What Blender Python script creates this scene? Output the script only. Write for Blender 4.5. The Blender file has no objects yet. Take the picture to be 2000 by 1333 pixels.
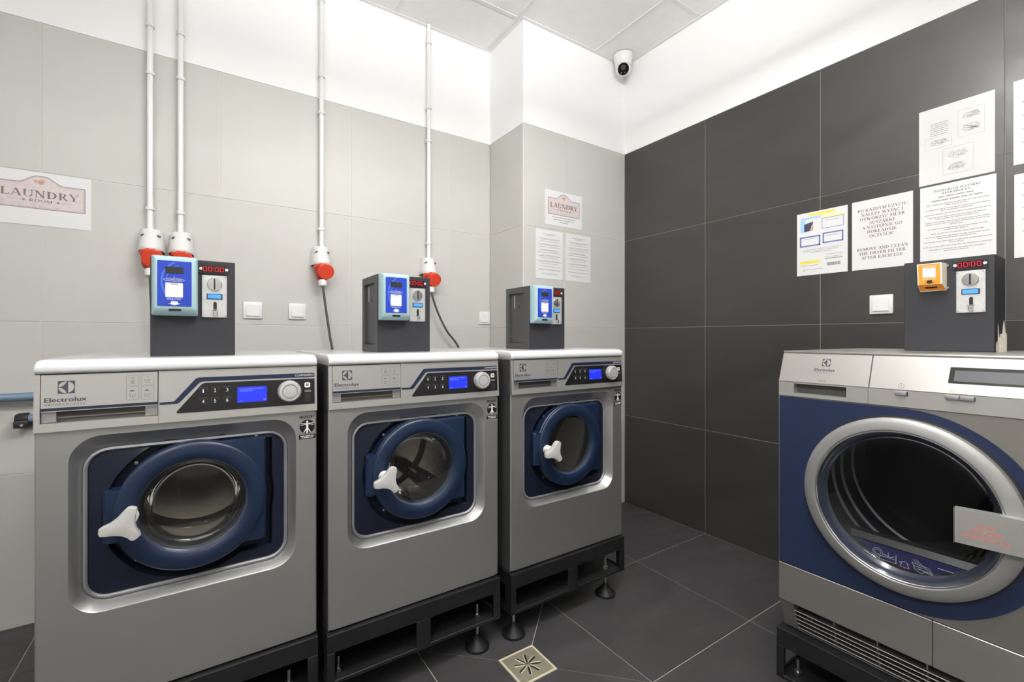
import bpy, bmesh, math, random
from mathutils import Vector, Matrix

random.seed(7)
scene = bpy.context.scene
COL = scene.collection
PI = math.pi

# ------------------------------------------------------------------ camera
F_PX, YAW, HORIZON, CAM_H = 890.04, 56.2337, 658.80, 1.1394
cam_d = bpy.data.cameras.new('camera'); cam = bpy.data.objects.new('camera', cam_d); COL.objects.link(cam)
cam_d.sensor_fit = 'HORIZONTAL'; cam_d.sensor_width = 36.0; cam_d.lens = 36.0 * F_PX / 2000.0
cam_d.shift_y = -(666.5 - HORIZON) / 2000.0
cam_d.clip_start = 0.02
cam.location = (0, 0, CAM_H)
cam.rotation_euler = (PI / 2, 0, math.radians(YAW - 90.0))
scene.camera = cam

# ------------------------------------------------------------------ world, exposure
world = bpy.data.worlds.new('world'); scene.world = world; world.use_nodes = True
world.node_tree.nodes['Background'].inputs[0].default_value = (0.8, 0.85, 0.9, 1)
world.node_tree.nodes['Background'].inputs[1].default_value = 0.15
scene.view_settings.view_transform = 'Standard'
scene.view_settings.look = 'None'
scene.view_settings.gamma = 1.0
scene.view_settings.use_curve_mapping = False
scene.view_settings.exposure = 0.0
LAMP = 152.0           # emission of the added fluorescent tubes
LAMP_DROP = .42
LAMP_COL = (1.0, 0.988, 0.975)
LAMP_POS = ((.82, .45, 3.0044), (-.90, -.35, 3.0044))

# room dimensions, metres (camera stands at x=0, y=0)
YL, XR, YP, XP, ZC = 2.5656, 2.398, 2.1864, 1.5414, 3.0044
XW, YB = -1.75, -2.1      # walls behind the camera
TT = 2.4                  # top of the wall tiles

# ------------------------------------------------------------------ materials
MATS = {}
def mat(name, col, rough=0.5, metal=0.0, spec=0.5, noise=None, bump=None, emit=None, coat=0.0, rand=0.0, rnoise=None, aniso=0.0):
    m = bpy.data.materials.new(name); m.use_nodes = True
    nt = m.node_tree; b = nt.nodes['Principled BSDF']
    b.inputs['Base Color'].default_value = (*col, 1)
    b.inputs['Roughness'].default_value = rough
    b.inputs['Metallic'].default_value = metal
    b.inputs['Specular IOR Level'].default_value = spec
    b.inputs['Coat Weight'].default_value = coat
    if aniso: b.inputs['Anisotropic'].default_value = aniso
    tc = None
    def coords(scale):
        nonlocal tc
        if tc is None: tc = nt.nodes.new('ShaderNodeTexCoord')
        mp = nt.nodes.new('ShaderNodeMapping'); mp.inputs['Scale'].default_value = scale if isinstance(scale, tuple) else (scale,) * 3
        nt.links.new(tc.outputs['Object'], mp.inputs['Vector']); return mp.outputs['Vector']
    src = None
    if noise:                                   # (scale, amount)
        n = nt.nodes.new('ShaderNodeTexNoise'); n.inputs['Scale'].default_value = 1.0; n.inputs['Detail'].default_value = 6
        nt.links.new(coords(noise[0]), n.inputs['Vector'])
        r = nt.nodes.new('ShaderNodeMapRange'); r.inputs['From Min'].default_value = 0.3; r.inputs['From Max'].default_value = 0.7
        r.inputs['To Min'].default_value = 1 - noise[1]; r.inputs['To Max'].default_value = 1 + noise[1]
        nt.links.new(n.outputs['Fac'], r.inputs['Value']); src = r.outputs['Result']
    if rand:
        oi = nt.nodes.new('ShaderNodeObjectInfo')
        r = nt.nodes.new('ShaderNodeMapRange'); r.inputs['To Min'].default_value = 1 - rand; r.inputs['To Max'].default_value = 1 + rand
        nt.links.new(oi.outputs['Random'], r.inputs['Value'])
        if src:
            mm = nt.nodes.new('ShaderNodeMath'); mm.operation = 'MULTIPLY'
            nt.links.new(src, mm.inputs[0]); nt.links.new(r.outputs['Result'], mm.inputs[1]); src = mm.outputs[0]
        else: src = r.outputs['Result']
    if src:
        vm = nt.nodes.new('ShaderNodeVectorMath'); vm.operation = 'SCALE'; vm.inputs[0].default_value = col
        nt.links.new(src, vm.inputs['Scale']); nt.links.new(vm.outputs['Vector'], b.inputs['Base Color'])
    if rnoise:
        n = nt.nodes.new('ShaderNodeTexNoise'); n.inputs['Scale'].default_value = 1.0; n.inputs['Detail'].default_value = 4
        nt.links.new(coords(rnoise[0]), n.inputs['Vector'])
        r = nt.nodes.new('ShaderNodeMapRange'); r.inputs['From Min'].default_value = 0.3; r.inputs['From Max'].default_value = 0.7
        r.inputs['To Min'].default_value = rough - rnoise[1]; r.inputs['To Max'].default_value = rough + rnoise[1]
        nt.links.new(n.outputs['Fac'], r.inputs['Value']); nt.links.new(r.outputs['Result'], b.inputs['Roughness'])
    if bump:                                    # (scale, strength, distance)
        n = nt.nodes.new('ShaderNodeTexNoise'); n.inputs['Scale'].default_value = 1.0; n.inputs['Detail'].default_value = 5
        nt.links.new(coords(bump[0]), n.inputs['Vector'])
        bp = nt.nodes.new('ShaderNodeBump'); bp.inputs['Strength'].default_value = bump[1]; bp.inputs['Distance'].default_value = bump[2]
        nt.links.new(n.outputs['Fac'], bp.inputs['Height']); nt.links.new(bp.outputs['Normal'], b.inputs['Normal'])
    if emit:
        b.inputs['Emission Color'].default_value = (*emit[0], 1); b.inputs['Emission Strength'].default_value = emit[1]
    MATS[name] = m
    return m

def glassmat(name, tint, ior=1.5, rough=0.02, gloss=(1, 1, 1)):
    m = bpy.data.materials.new(name); m.use_nodes = True; nt = m.node_tree; nt.nodes.clear()
    out = nt.nodes.new('ShaderNodeOutputMaterial'); mix = nt.nodes.new('ShaderNodeMixShader')
    tr = nt.nodes.new('ShaderNodeBsdfTransparent'); tr.inputs['Color'].default_value = (*tint, 1)
    gl = nt.nodes.new('ShaderNodeBsdfGlossy'); gl.inputs['Roughness'].default_value = rough; gl.inputs['Color'].default_value = (*gloss, 1)
    fr = nt.nodes.new('ShaderNodeFresnel'); fr.inputs['IOR'].default_value = ior
    nt.links.new(fr.outputs[0], mix.inputs['Fac']); nt.links.new(tr.outputs[0], mix.inputs[1]); nt.links.new(gl.outputs[0], mix.inputs[2])
    nt.links.new(mix.outputs[0], out.inputs['Surface']); MATS[name] = m
    return m

def srgb(r, g, b):
    f = lambda c: (c / 255 / 12.92) if c / 255 <= 0.04045 else ((c / 255 + 0.055) / 1.055) ** 2.4
    return (f(r), f(g), f(b))

mat('paint', (0.93, 0.93, 0.928), 0.85, bump=(60, 0.08, 0.002))
mat('ceiling_tile', (0.90, 0.89, 0.875), 0.9, noise=(14, 0.015), bump=(220, 0.12, 0.001))
mat('ceiling_bar', (0.82, 0.81, 0.80), 0.6)
mat('tile_light', srgb(198, 197, 192), 0.42, spec=0.35, noise=((1.5, 1.5, 5), 0.02), bump=((40, 40, 40), 0.05, 0.001), rand=0.012)
mat('grout_light', srgb(224, 222, 214), 0.85)
mat('tile_dark', srgb(55, 53, 51), 0.38, spec=0.65, noise=((2.0, 2.0, 6), 0.10), bump=((9, 9, 30), 0.22, 0.003), rand=0.03, rnoise=((4, 4, 9), 0.06))
mat('grout_dark', srgb(150, 146, 140), 0.85)
mat('tile_floor', srgb(66, 65, 66), 0.42, spec=0.45, noise=((3.0, 9, 3), 0.16), bump=((7, 26, 7), 0.22, 0.003), rand=0.05, rnoise=((5, 12, 5), 0.08))
mat('grout_floor', srgb(176, 172, 166), 0.85)
mat('lamp_tube', (0.9, 0.9, 0.9), 0.5, emit=(LAMP_COL, LAMP))
mat('white_plastic', (0.78, 0.78, 0.765), 0.32)
mat('white_pipe', (0.84, 0.84, 0.825), 0.3)
mat('white_enamel', (0.68, 0.685, 0.69), 0.22, coat=0.3)
mat('paper', (0.76, 0.76, 0.755), 0.42, spec=0.4)
mat('paper_film', (0.74, 0.74, 0.735), 0.16, spec=0.5, bump=(7, 0.12, 0.01))
mat('ink', srgb(70, 66, 66), 0.7)
mat('ink_light', srgb(166, 164, 164), 0.7)
mat('ink_maroon', srgb(112, 84, 88), 0.7)
mat('ink_sign', srgb(134, 116, 115), 0.7)
mat('ink_sign_dark', srgb(92, 76, 78), 0.7)
mat('sign_pink', srgb(214, 202, 201), 0.6, noise=(60, 0.06))
mat('sign_frame', srgb(160, 146, 148), 0.6, noise=(80, 0.12))
mat('flower', srgb(196, 160, 140), 0.6, noise=(200, 0.3))
mat('ink_yellow', srgb(240, 220, 90), 0.6)
mat('ink_yellow_pale', srgb(250, 238, 170), 0.6)
mat('ink_blue', srgb(108, 122, 178), 0.6)
mat('ink_sky', srgb(160, 205, 235), 0.6)
mat('ink_photo', srgb(60, 62, 92), 0.6, noise=(150, 0.5))
mat('ink_tan', srgb(190, 160, 140), 0.6)
mat('ink_green', srgb(190, 210, 90), 0.6)
mat('ink_red', srgb(225, 110, 95), 0.6)
mat('silver', srgb(180, 180, 178), 0.36, metal=0.8, noise=((3, 3, 3), 0.02))
mat('silver_light', srgb(192, 191, 187), 0.40, metal=0.7)
mat('silver_rim', srgb(150, 150, 153), 0.5, metal=0.5)
mat('brushed', srgb(194, 192, 187), 0.36, metal=0.92, bump=((2, 2, 420), 0.04, 0.0005)); mat('ring_silver', srgb(160, 159, 157), 0.55, metal=0.7)
mat('brushed_dark', srgb(150, 148, 144), 0.42, metal=0.85)
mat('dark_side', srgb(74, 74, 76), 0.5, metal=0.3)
mat('blue_plastic', srgb(19, 35, 60), 0.38, spec=0.45)
mat('blue_panel', srgb(14, 22, 40), 0.45, spec=0.4)
mat('blue_dryer', srgb(29, 41, 69), 0.35, spec=0.5)
mat('navy_stripe', srgb(22, 33, 60), 0.4)
mat('navy_flap', srgb(36, 36, 92), 0.4)
mat('fascia_black', srgb(22, 21, 23), 0.35)
mat('logo_dark', srgb(66, 64, 74), 0.5)
mat('print_grey', srgb(120, 119, 116), 0.5)
mat('print_white', srgb(225, 225, 225), 0.5)
mat('print_faint', srgb(110, 108, 110), 0.5)
mat('lcd_blue', srgb(20, 30, 140), 0.3, emit=(srgb(36, 56, 245), 0.75))
mat('lcd_pix', srgb(90, 110, 240), 0.4, emit=(srgb(90, 110, 250), 0.5))
mat('knob', (0.62, 0.62, 0.61), 0.35, metal=0.4)
mat('black_rubber', (0.008, 0.008, 0.0085), 0.5, spec=0.3)
mat('black_plastic', (0.02, 0.02, 0.021), 0.35)
mat('gasket', srgb(72, 70, 68), 0.5)
mat('drum_steel', srgb(186, 183, 177), 0.17, metal=0.92)
mat('drum_hole', (0.01, 0.01, 0.01), 0.6)
mat('drum_dark', srgb(52, 52, 55), 0.35, metal=0.6); mat('drum_rib_steel', srgb(120, 122, 130), 0.3, metal=0.5); mat('brushed_front', srgb(158, 155, 149), 0.42, metal=0.85)
mat('handle_white', (0.50, 0.495, 0.47), 0.35)
mat('stand_black', (0.011, 0.0115, 0.0125), 0.5, spec=0.3, noise=(40, 0.25), bump=(200, 0.1, 0.0008))
mat('zinc', srgb(190, 190, 190), 0.3, metal=1.0)
mat('coin_grey', srgb(44, 44, 48), 0.5, spec=0.4)
mat('coin_side', srgb(70, 70, 70), 0.5, spec=0.4)
mat('aqua', srgb(158, 186, 190), 0.35)
mat('sticker_blue', srgb(34, 62, 170), 0.35, noise=((30, 30, 20), 0.12))
mat('sticker_blue_pale', srgb(70, 108, 205), 0.35)
mat('sticker_orange', srgb(228, 142, 38), 0.4)
mat('sticker_cream', srgb(238, 226, 205), 0.45)
mat('steel_plate', srgb(216, 215, 214), 0.36, metal=0.6, noise=(90, 0.08))
mat('steel_disc', srgb(225, 225, 225), 0.18, metal=1.0)
mat('lcd_small', srgb(70, 140, 225), 0.3, emit=(srgb(60, 135, 230), 0.55))
mat('led_red', srgb(200, 20, 40), 0.4, emit=(srgb(225, 25, 55), 0.7))
mat('led_window', srgb(40, 6, 12), 0.25)
mat('red_plastic', srgb(222, 70, 44), 0.4)
mat('red_dark', srgb(176, 44, 28), 0.45)
mat('cable', srgb(78, 80, 74), 0.5)
mat('slot_dark', srgb(110, 110, 108), 0.5)
mat('water_blue', srgb(112, 134, 158), 0.38)
mat('drain_steel', srgb(186, 180, 158), 0.4, metal=0.6, noise=(60, 0.12))
mat('drain_edge', srgb(214, 206, 178), 0.5)
mat('cctv_white', (0.78, 0.785, 0.77), 0.3)
mat('cctv_black', (0.008, 0.008, 0.008), 0.12)
mat('cctv_grey', (0.05, 0.05, 0.05), 0.3)
mat('bag', srgb(205, 196, 184), 0.35, noise=(60, 0.15))
mat('display_dark', srgb(40, 40, 40), 0.2)
mat('display_grey', srgb(92, 92, 96), 0.25)
mat('recess_shade', srgb(84, 83, 80), 0.5, metal=0.3)  # shade inside the drawer grips, put into the colour
mat('seam', srgb(70, 68, 66), 0.7)
glassmat('washer_glass', (0.86, 0.86, 0.85), 1.65, 0.02); glassmat('bowl_glass', (0.90, 0.90, 0.89), 1.22, 0.04)
glassmat('dryer_glass', (0.74, 0.74, 0.76), 1.45, 0.01)
mat('dryer_band', srgb(40, 45, 56), 0.16, spec=0.4)

# ------------------------------------------------------------------ mesh builder
class MB:
    def __init__(s): s.v = []; s.f = []
    def add(s, vs, fs):
        o = len(s.v); s.v += [tuple(p) for p in vs]; s.f += [[i + o for i in f] for f in fs]; return s
    def box(s, x0, x1, y0, y1, z0, z1, bev=0.0, seg=2):
        if x0 > x1: x0, x1 = x1, x0
        if y0 > y1: y0, y1 = y1, y0
        if z0 > z1: z0, z1 = z1, z0
        vs = [(x0,y0,z0),(x1,y0,z0),(x1,y1,z0),(x0,y1,z0),(x0,y0,z1),(x1,y0,z1),(x1,y1,z1),(x0,y1,z1)]
        fs = [[0,3,2,1],[4,5,6,7],[0,1,5,4],[1,2,6,5],[2,3,7,6],[3,0,4,7]]
        if bev:
            bm = bmesh.new(); bv = [bm.verts.new(p) for p in vs]
            for f in fs: bm.faces.new([bv[i] for i in f])
            bmesh.ops.bevel(bm, geom=bm.edges[:], offset=bev, segments=seg, profile=0.5, affect='EDGES')
            bm.verts.index_update()
            vs = [v.co[:] for v in bm.verts]; fs = [[v.index for v in f.verts] for f in bm.faces]; bm.free()
        return s.add(vs, fs)
    def loft(s, loops, cap0=False, cap1=False, closed=True):
        n = len(loops[0]); vs = [p for l in loops for p in l]; fs = []
        for k in range(len(loops) - 1):
            for i in range(n if closed else n - 1):
                j = (i + 1) % n; fs.append([k*n+i, k*n+j, (k+1)*n+j, (k+1)*n+i])
        if cap0: fs.append(list(range(n))[::-1])
        if cap1: fs.append([(len(loops)-1)*n + i for i in range(n)])
        return s.add(vs, fs)
    def prism(s, poly, d0, d1):                      # poly in (x,z), extruded along y
        return s.loft([[(x, d0, z) for x, z in poly], [(x, d1, z) for x, z in poly]], True, True)
    def flat(s, poly, dfun, e=0.0004, th=0.0):       # printed patch lying on surface y = dfun(z)
        return s.add([(x, dfun(z) - e, z) for x, z in poly], [list(range(len(poly)))])
    def line(s, pts, w, dfun, e=0.0004, closed=False):
        pts = [Vector(p) for p in pts]
        if closed: pts = pts + [pts[0]]
        for a, b in zip(pts[:-1], pts[1:]):
            t = b - a
            if t.length < 1e-7: continue
            t.normalize(); nrm = Vector((-t.y, t.x)) * w / 2; ext = t * w * 0.35
            s.flat([tuple(a - ext - nrm), tuple(b + ext - nrm), tuple(b + ext + nrm), tuple(a - ext + nrm)], dfun, e)
        return s
    def lathe(s, prof, c=(0, 0, 0), axis='y', n=48, cap0=False, cap1=False):
        loops = []
        for r, a in prof:
            l = []
            for i in range(n):
                t = 2 * PI * i / n; p, q = r * math.cos(t), r * math.sin(t)
                l.append({'y': (c[0]+p, c[1]+a, c[2]+q), 'z': (c[0]+p, c[1]+q, c[2]+a), 'x': (c[0]+a, c[1]+p, c[2]+q)}[axis])
            loops.append(l)
        return s.loft(loops, cap0, cap1)
    def cyl(s, c, r, h, axis='y', n=24, bev=0.0):
        pr = [(r, 0), (r, h)] if not bev else [(r - bev, 0), (r, bev), (r, h - bev), (r - bev, h)]
        return s.lathe(pr, c, axis, n, True, True)
    def tube(s, path, r, n=12, caps=True):
        path = [Vector(p) for p in path]; loops = []; up = Vector((0.13, 0.31, 0.94))
        for i, p in enumerate(path):
            t = (path[min(i+1, len(path)-1)] - path[max(i-1, 0)]).normalized()
            a = t.cross(up)
            if a.length < 1e-3: a = t.cross(Vector((1, 0, 0)))
            a.normalize(); b = t.cross(a)
            rr = r[i] if isinstance(r, (list, tuple)) else r
            loops.append([tuple(p + rr * (math.cos(2*PI*k/n) * a + math.sin(2*PI*k/n) * b)) for k in range(n)])
        return s.loft(loops, caps, caps)
    def xf(s, M):
        s.v = [tuple(M @ Vector(p)) for p in s.v]; return s
    def build(s, name, mt, parent=None, off=(0, 0, 0), sharp=32, weld=True):
        me = bpy.data.meshes.new(name)
        me.from_pydata([(x - off[0], y - off[1], z - off[2]) for x, y, z in s.v], [], s.f)
        bm = bmesh.new(); bm.from_mesh(me)
        if weld: bmesh.ops.remove_doubles(bm, verts=bm.verts[:], dist=1e-6)
        bmesh.ops.recalc_face_normals(bm, faces=bm.faces[:])
        for f in bm.faces: f.smooth = True
        bm.to_mesh(me); bm.free()
        me.set_sharp_from_angle(angle=math.radians(sharp))
        me.materials.append(MATS[mt])
        o = bpy.data.objects.new(name, me); COL.objects.link(o)
        if parent: o.parent = parent
        return o

def thing(name, label, cat, loc=(0, 0, 0), rz=0.0, group=None):
    o = bpy.data.objects.new(name, None); COL.objects.link(o); o.empty_display_size = 0.1
    o.location = loc; o.rotation_euler = (0, 0, rz)
    return tag(o, label, cat, group)
def tag(o, label, cat, group=None):
    o['label'] = label; o['category'] = cat
    if group: o['group'] = group
    return o
def struct(o):
    o['kind'] = 'structure'; return o
def copy_tree(o, loc, rz=0.0, label=None):
    def rec(src, par):
        c = src.copy(); COL.objects.link(c)
        if par: c.parent = par
        for ch in list(src.children): rec(ch, c)
        return c
    r = rec(o, None); r.location = loc; r.rotation_euler = (0, 0, rz)
    if label: r['label'] = label
    return r

def circ(cx, cz, r, n=32, a0=0.0, a1=2*PI, rz=None):
    full = abs(a1 - a0 - 2*PI) < 1e-6; k = n if full else n + 1
    return [(cx + r * math.cos(a0 + (a1-a0)*i/n), cz + (rz or r) * math.sin(a0 + (a1-a0)*i/n)) for i in range(k)]
def rrect(x0, x1, z0, z1, r, n=8):
    p = []
    for cx, cz, a in ((x1-r, z1-r, 0), (x0+r, z1-r, PI/2), (x0+r, z0+r, PI), (x1-r, z0+r, 1.5*PI)):
        p += [(cx + r*math.cos(a + PI/2*i/n), cz + r*math.sin(a + PI/2*i/n)) for i in range(n + 1)]
    return p
def ray_poly(c, ang, poly):
    dx, dz = math.cos(ang), math.sin(ang); best = None; n = len(poly)
    for i in range(n):
        ax, az = poly[i][0]-c[0], poly[i][1]-c[1]; bx, bz = poly[(i+1) % n][0]-c[0], poly[(i+1) % n][1]-c[1]
        ex, ez = bx-ax, bz-az; den = dx*ez - dz*ex
        if abs(den) < 1e-12: continue
        t = (ax*ez - az*ex)/den; u = (ax*dz - az*dx)/den
        if t > 0 and -1e-6 <= u <= 1 + 1e-6: best = t if best is None else max(best, t)
    return best or 0.0
def radial(c, angs, shape):                      # shape: polygon or function(angle)->radius
    out = []
    for a in angs:
        r = shape(a) if callable(shape) else ray_poly(c, a, shape)
        out.append((c[0] + r*math.cos(a), c[1] + r*math.sin(a)))
    return out

# ------------------------------------------------------------------ lettering
_tc = {}
def text_verts(sx):
    if sx in _tc: return _tc[sx]
    cu = bpy.data.curves.new('t', 'FONT'); cu.body = sx; cu.size = 1.0; cu.resolution_u = 3; cu.fill_mode = 'FRONT'
    ob = bpy.data.objects.new('t', cu); COL.objects.link(ob)
    dg = bpy.context.evaluated_depsgraph_get(); dg.update()
    me = bpy.data.meshes.new_from_object(ob.evaluated_get(dg))
    vs = [tuple(v.co[:2]) for v in me.vertices]; fs = [list(p.vertices) for p in me.polygons]
    bpy.data.objects.remove(ob); bpy.data.curves.remove(cu); bpy.data.meshes.remove(me)
    x0 = min(v[0] for v in vs); x1 = max(v[0] for v in vs)
    _tc[sx] = ([(v[0]-x0, v[1]) for v in vs], fs, x1 - x0); return _tc[sx]
def put_text(mb, sx, x0, x1, z, h, dfun, e=0.0005):
    """text between x0 and x1, baseline z, capital height h"""
    vs, fs, w = text_verts(sx); kx = (x1-x0)/w; kz = h/0.72
    mb.add([(x0 + v[0]*kx, dfun(z + v[1]*kz) - e, z + v[1]*kz) for v in vs], fs)

T_, t_, s_ = 0.17, 0.06, 0.05
def _stem(x, w, y0=0, y1=1, s0=1, s1=1):
    p = [[(x-w/2, y0), (x+w/2, y0), (x+w/2, y1), (x-w/2, y1)]]
    if s0: p.append([(x-w/2-.075, y0), (x+w/2+.075, y0), (x+w/2+.075, y0+s_), (x-w/2-.075, y0+s_)])
    if s1: p.append([(x-w/2-.075, y1-s_), (x+w/2+.075, y1-s_), (x+w/2+.075, y1), (x-w/2-.075, y1)])
    return p
def _bx(x0, x1, y0, y1): return [[(x0, y0), (x1, y0), (x1, y1), (x0, y1)]]
def _dia(x0, y0, x1, y1, w): return [[(x0-w/2, y0), (x0+w/2, y0), (x1+w/2, y1), (x1-w/2, y1)]]
def _ser(x, y, w=.24): return _bx(x-w/2, x+w/2, y if y < .5 else y-s_, y+s_ if y < .5 else y)
def _arc(cx, cy, rx, ry, a0, a1, wx=T_, wy=t_, n=14):
    out = []
    for i in range(n):
        q = []
        for k, inner in ((i, 0), (i+1, 0), (i+1, 1), (i, 1)):
            a = math.radians(a0 + (a1-a0)*k/n)
            q.append((cx + (rx - (wx if inner else 0))*math.cos(a), cy + (ry - (wy if inner else 0))*math.sin(a)))
        out.append(q)
    return out
def _P(): return _stem(.17, T_) + _arc(.30, .73, .32, .27, -90, 90) + _bx(.17, .31, 1-t_, 1) + _bx(.17, .31, .46, .46+t_)
def _C(): return _arc(.42, .5, .40, .52, 48, 312) + _bx(.66, .71, .70, .98) + _bx(.66, .70, .06, .24)
def _O(): return _arc(.43, .5, .41, .52, 0, 360, n=28)
def _E(b=1): 
    p = _stem(.17, T_) + _bx(.17, .60, 1-t_, 1) + _bx(.55, .60, .74, 1) + _bx(.17, .46, .48, .48+t_) + _bx(.43, .47, .38, .64)
    return p + (_bx(.17, .63, 0, t_) + _bx(.58, .63, 0, .28) if b else [])
def _V(): return _dia(.09, 1, .39, 0, T_) + _dia(.66, 1, .39, 0, t_) + _ser(.09, 1, .28) + _ser(.66, 1)
def _shift(p, dx): return [[(x+dx, y) for x, y in q] for q in p]
ACUTE = [[(.36, 1.08), (.44, 1.08), (.60, 1.30), (.48, 1.30)]]
OGON = [[(.0, .02), (.08, .02), (-.02, -.14), (.10, -.20), (.10, -.25), (-.06, -.25), (-.12, -.14)]]
GL = {
 'I': (_stem(.17, T_), .34), 'L': (_stem(.17, T_) + _bx(.17, .63, 0, t_) + _bx(.58, .63, 0, .30), .68),
 'E': (_E(), .70), 'F': (_E(0), .64), 'H': (_stem(.17, T_) + _stem(.70, T_) + _bx(.17, .70, .48, .48+t_), .88),
 'T': (_stem(.36, T_, s1=0) + _bx(.03, .69, 1-t_, 1) + _bx(.03, .08, .74, 1) + _bx(.64, .69, .74, 1), .74),
 'P': (_P(), .66), 'R': (_P() + _dia(.36, .48, .66, 0, T_) + _ser(.69, 0, .22), .80),
 'D': (_stem(.17, T_) + _arc(.28, .5, .50, .5, -90, 90) + _bx(.17, .29, 1-t_, 1) + _bx(.17, .29, 0, t_), .84),
 'O': (_O(), .88), 'C': (_C(), .80), 'G': (_C() + _stem(.64, T_, 0.04, .42, 0, 1), .88),
 'S': (_arc(.30, .75, .25, .27, 20, 250, .13) + _arc(.30, .26, .27, .28, -160, 70, .13) + _dia(.16, .62, .42, .40, T_) + _bx(.49, .53, .70, .98) + _bx(.05, .09, .02, .30), .60),
 'U': (_stem(.17, T_, .34, 1, 0, 1) + _stem(.70, t_, .34, 1, 0, 1) + _arc(.41, .35, .325, .37, 180, 360, .13), .84),
 'A': (_dia(.08, 0, .38, 1, t_) + _dia(.69, 0, .39, 1, T_) + _bx(.18, .60, .30, .30+t_) + _ser(.08, 0) + _ser(.69, 0, .30), .80),
 'V': (_V(), .76), 'W': (_V() + _shift(_V(), .42), 1.16),
 'Y': (_dia(.09, 1, .38, .42, T_) + _dia(.66, 1, .38, .42, t_) + _stem(.38, T_, 0, .46, 1, 0) + _ser(.09, 1, .28) + _ser(.66, 1), .76),
 'K': (_stem(.17, T_) + _dia(.24, .40, .62, 1, t_) + _dia(.36, .56, .68, 0, T_) + _ser(.62, 1) + _ser(.70, 0, .26), .82),
 'M': (_stem(.13, t_) + _dia(.16, 1, .46, 0, T_) + _dia(.46, 0, .76, 1, t_) + _stem(.82, T_), 1.0),
 'N': (_stem(.13, t_, s1=0) + _dia(.13, 1, .68, 0, T_) + _stem(.68, t_, s0=0) + _ser(.10, 1), .84),
 'Z': (_bx(.06, .62, 1-t_, 1) + _bx(.06, .62, 0, t_) + _dia(.14, 0, .54, 1, T_) + _bx(.06, .11, .76, 1) + _bx(.57, .62, 0, .24), .68),
 'J': (_stem(.30, T_, .1, 1, 0, 1) + _arc(.18, .12, .205, .22, 180, 360, .12), .46),
 'X': (_dia(.10, 1, .62, 0, T_) + _dia(.10, 0, .62, 1, t_) + _ser(.1, 1) + _ser(.62, 1) + _ser(.1, 0) + _ser(.62, 0), .74),
}
for a, b, k in (('Ż', 'Z', 0), ('Ć', 'C', 1), ('Ś', 'S', 2), ('Ę', 'E', 3), ('Ą', 'A', 4), ('Ł', 'L', 5)):
    g, w = GL[b]
    ex = [_bx(.27, .42, 1.08, 1.22), ACUTE, _shift(ACUTE, -.14), _shift(OGON, .52), _shift(OGON, .70), [[(.02, .40), (.02, .50), (.40, .68), (.40, .58)]]][k]
    GL[a] = (g + ex, w)
def serif_width(sx): return sum(GL[c][1] + .06 if c != ' ' else .36 for c in sx)
def put_serif(mb, sx, x0, x1, z, h, dfun, e=0.0005):
    kx = (x1-x0)/serif_width(sx); x = x0
    for c in sx:
        if c == ' ': x += .36*kx; continue
        for poly in GL[c][0]: mb.flat([(x + px*kx, z + pz*h) for px, pz in poly], dfun, e)
        x += (GL[c][1] + .06)*kx
def put_words(mb, x0, x1, z, h, dfun, rng, e=0.0005, center=None):
    """a line of print too small to read: one bar per word"""
    x = x0
    while x < x1:
        w = min(rng.uniform(1.6, 6.5)*h, x1 - x)
        if w > h*0.6:
            mb.flat([(x, z), (x + w, z), (x + w, z + h), (x, z + h)], dfun, e)
        x += w + h*rng.uniform(0.5, 0.8)

def seven_seg(mb, digit, x, z, w, h, dfun, t=None, e=0.0006):
    t = t or w*0.2; g = t*0.15
    seg = {'a': [(x+g+t/2, z+h), (x+w-g-t/2, z+h), (x+w-g-t, z+h-t), (x+g+t, z+h-t)], 'd': [(x+g+t/2, z), (x+w-g-t/2, z), (x+w-g-t, z+t), (x+g+t, z+t)],
           'g': [(x+t, z+h/2-t/2), (x+w-t, z+h/2-t/2), (x+w-t, z+h/2+t/2), (x+t, z+h/2+t/2)],
           'f': [(x, z+h/2+g), (x+t, z+h/2+g+t/2), (x+t, z+h-t), (x, z+h-t/3)], 'b': [(x+w-t, z+h/2+g+t/2), (x+w, z+h/2+g), (x+w, z+h-t/3), (x+w-t, z+h-t)],
           'e': [(x, z+t/3), (x+t, z+t), (x+t, z+h/2-g-t/2), (x, z+h/2-g)], 'c': [(x+w-t, z+t), (x+w, z+t/3), (x+w, z+h/2-g), (x+w-t, z+h/2-g-t/2)]}
    for k in {'0': 'abcdef'}[digit]: mb.flat(seg[k], dfun, e)

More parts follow.
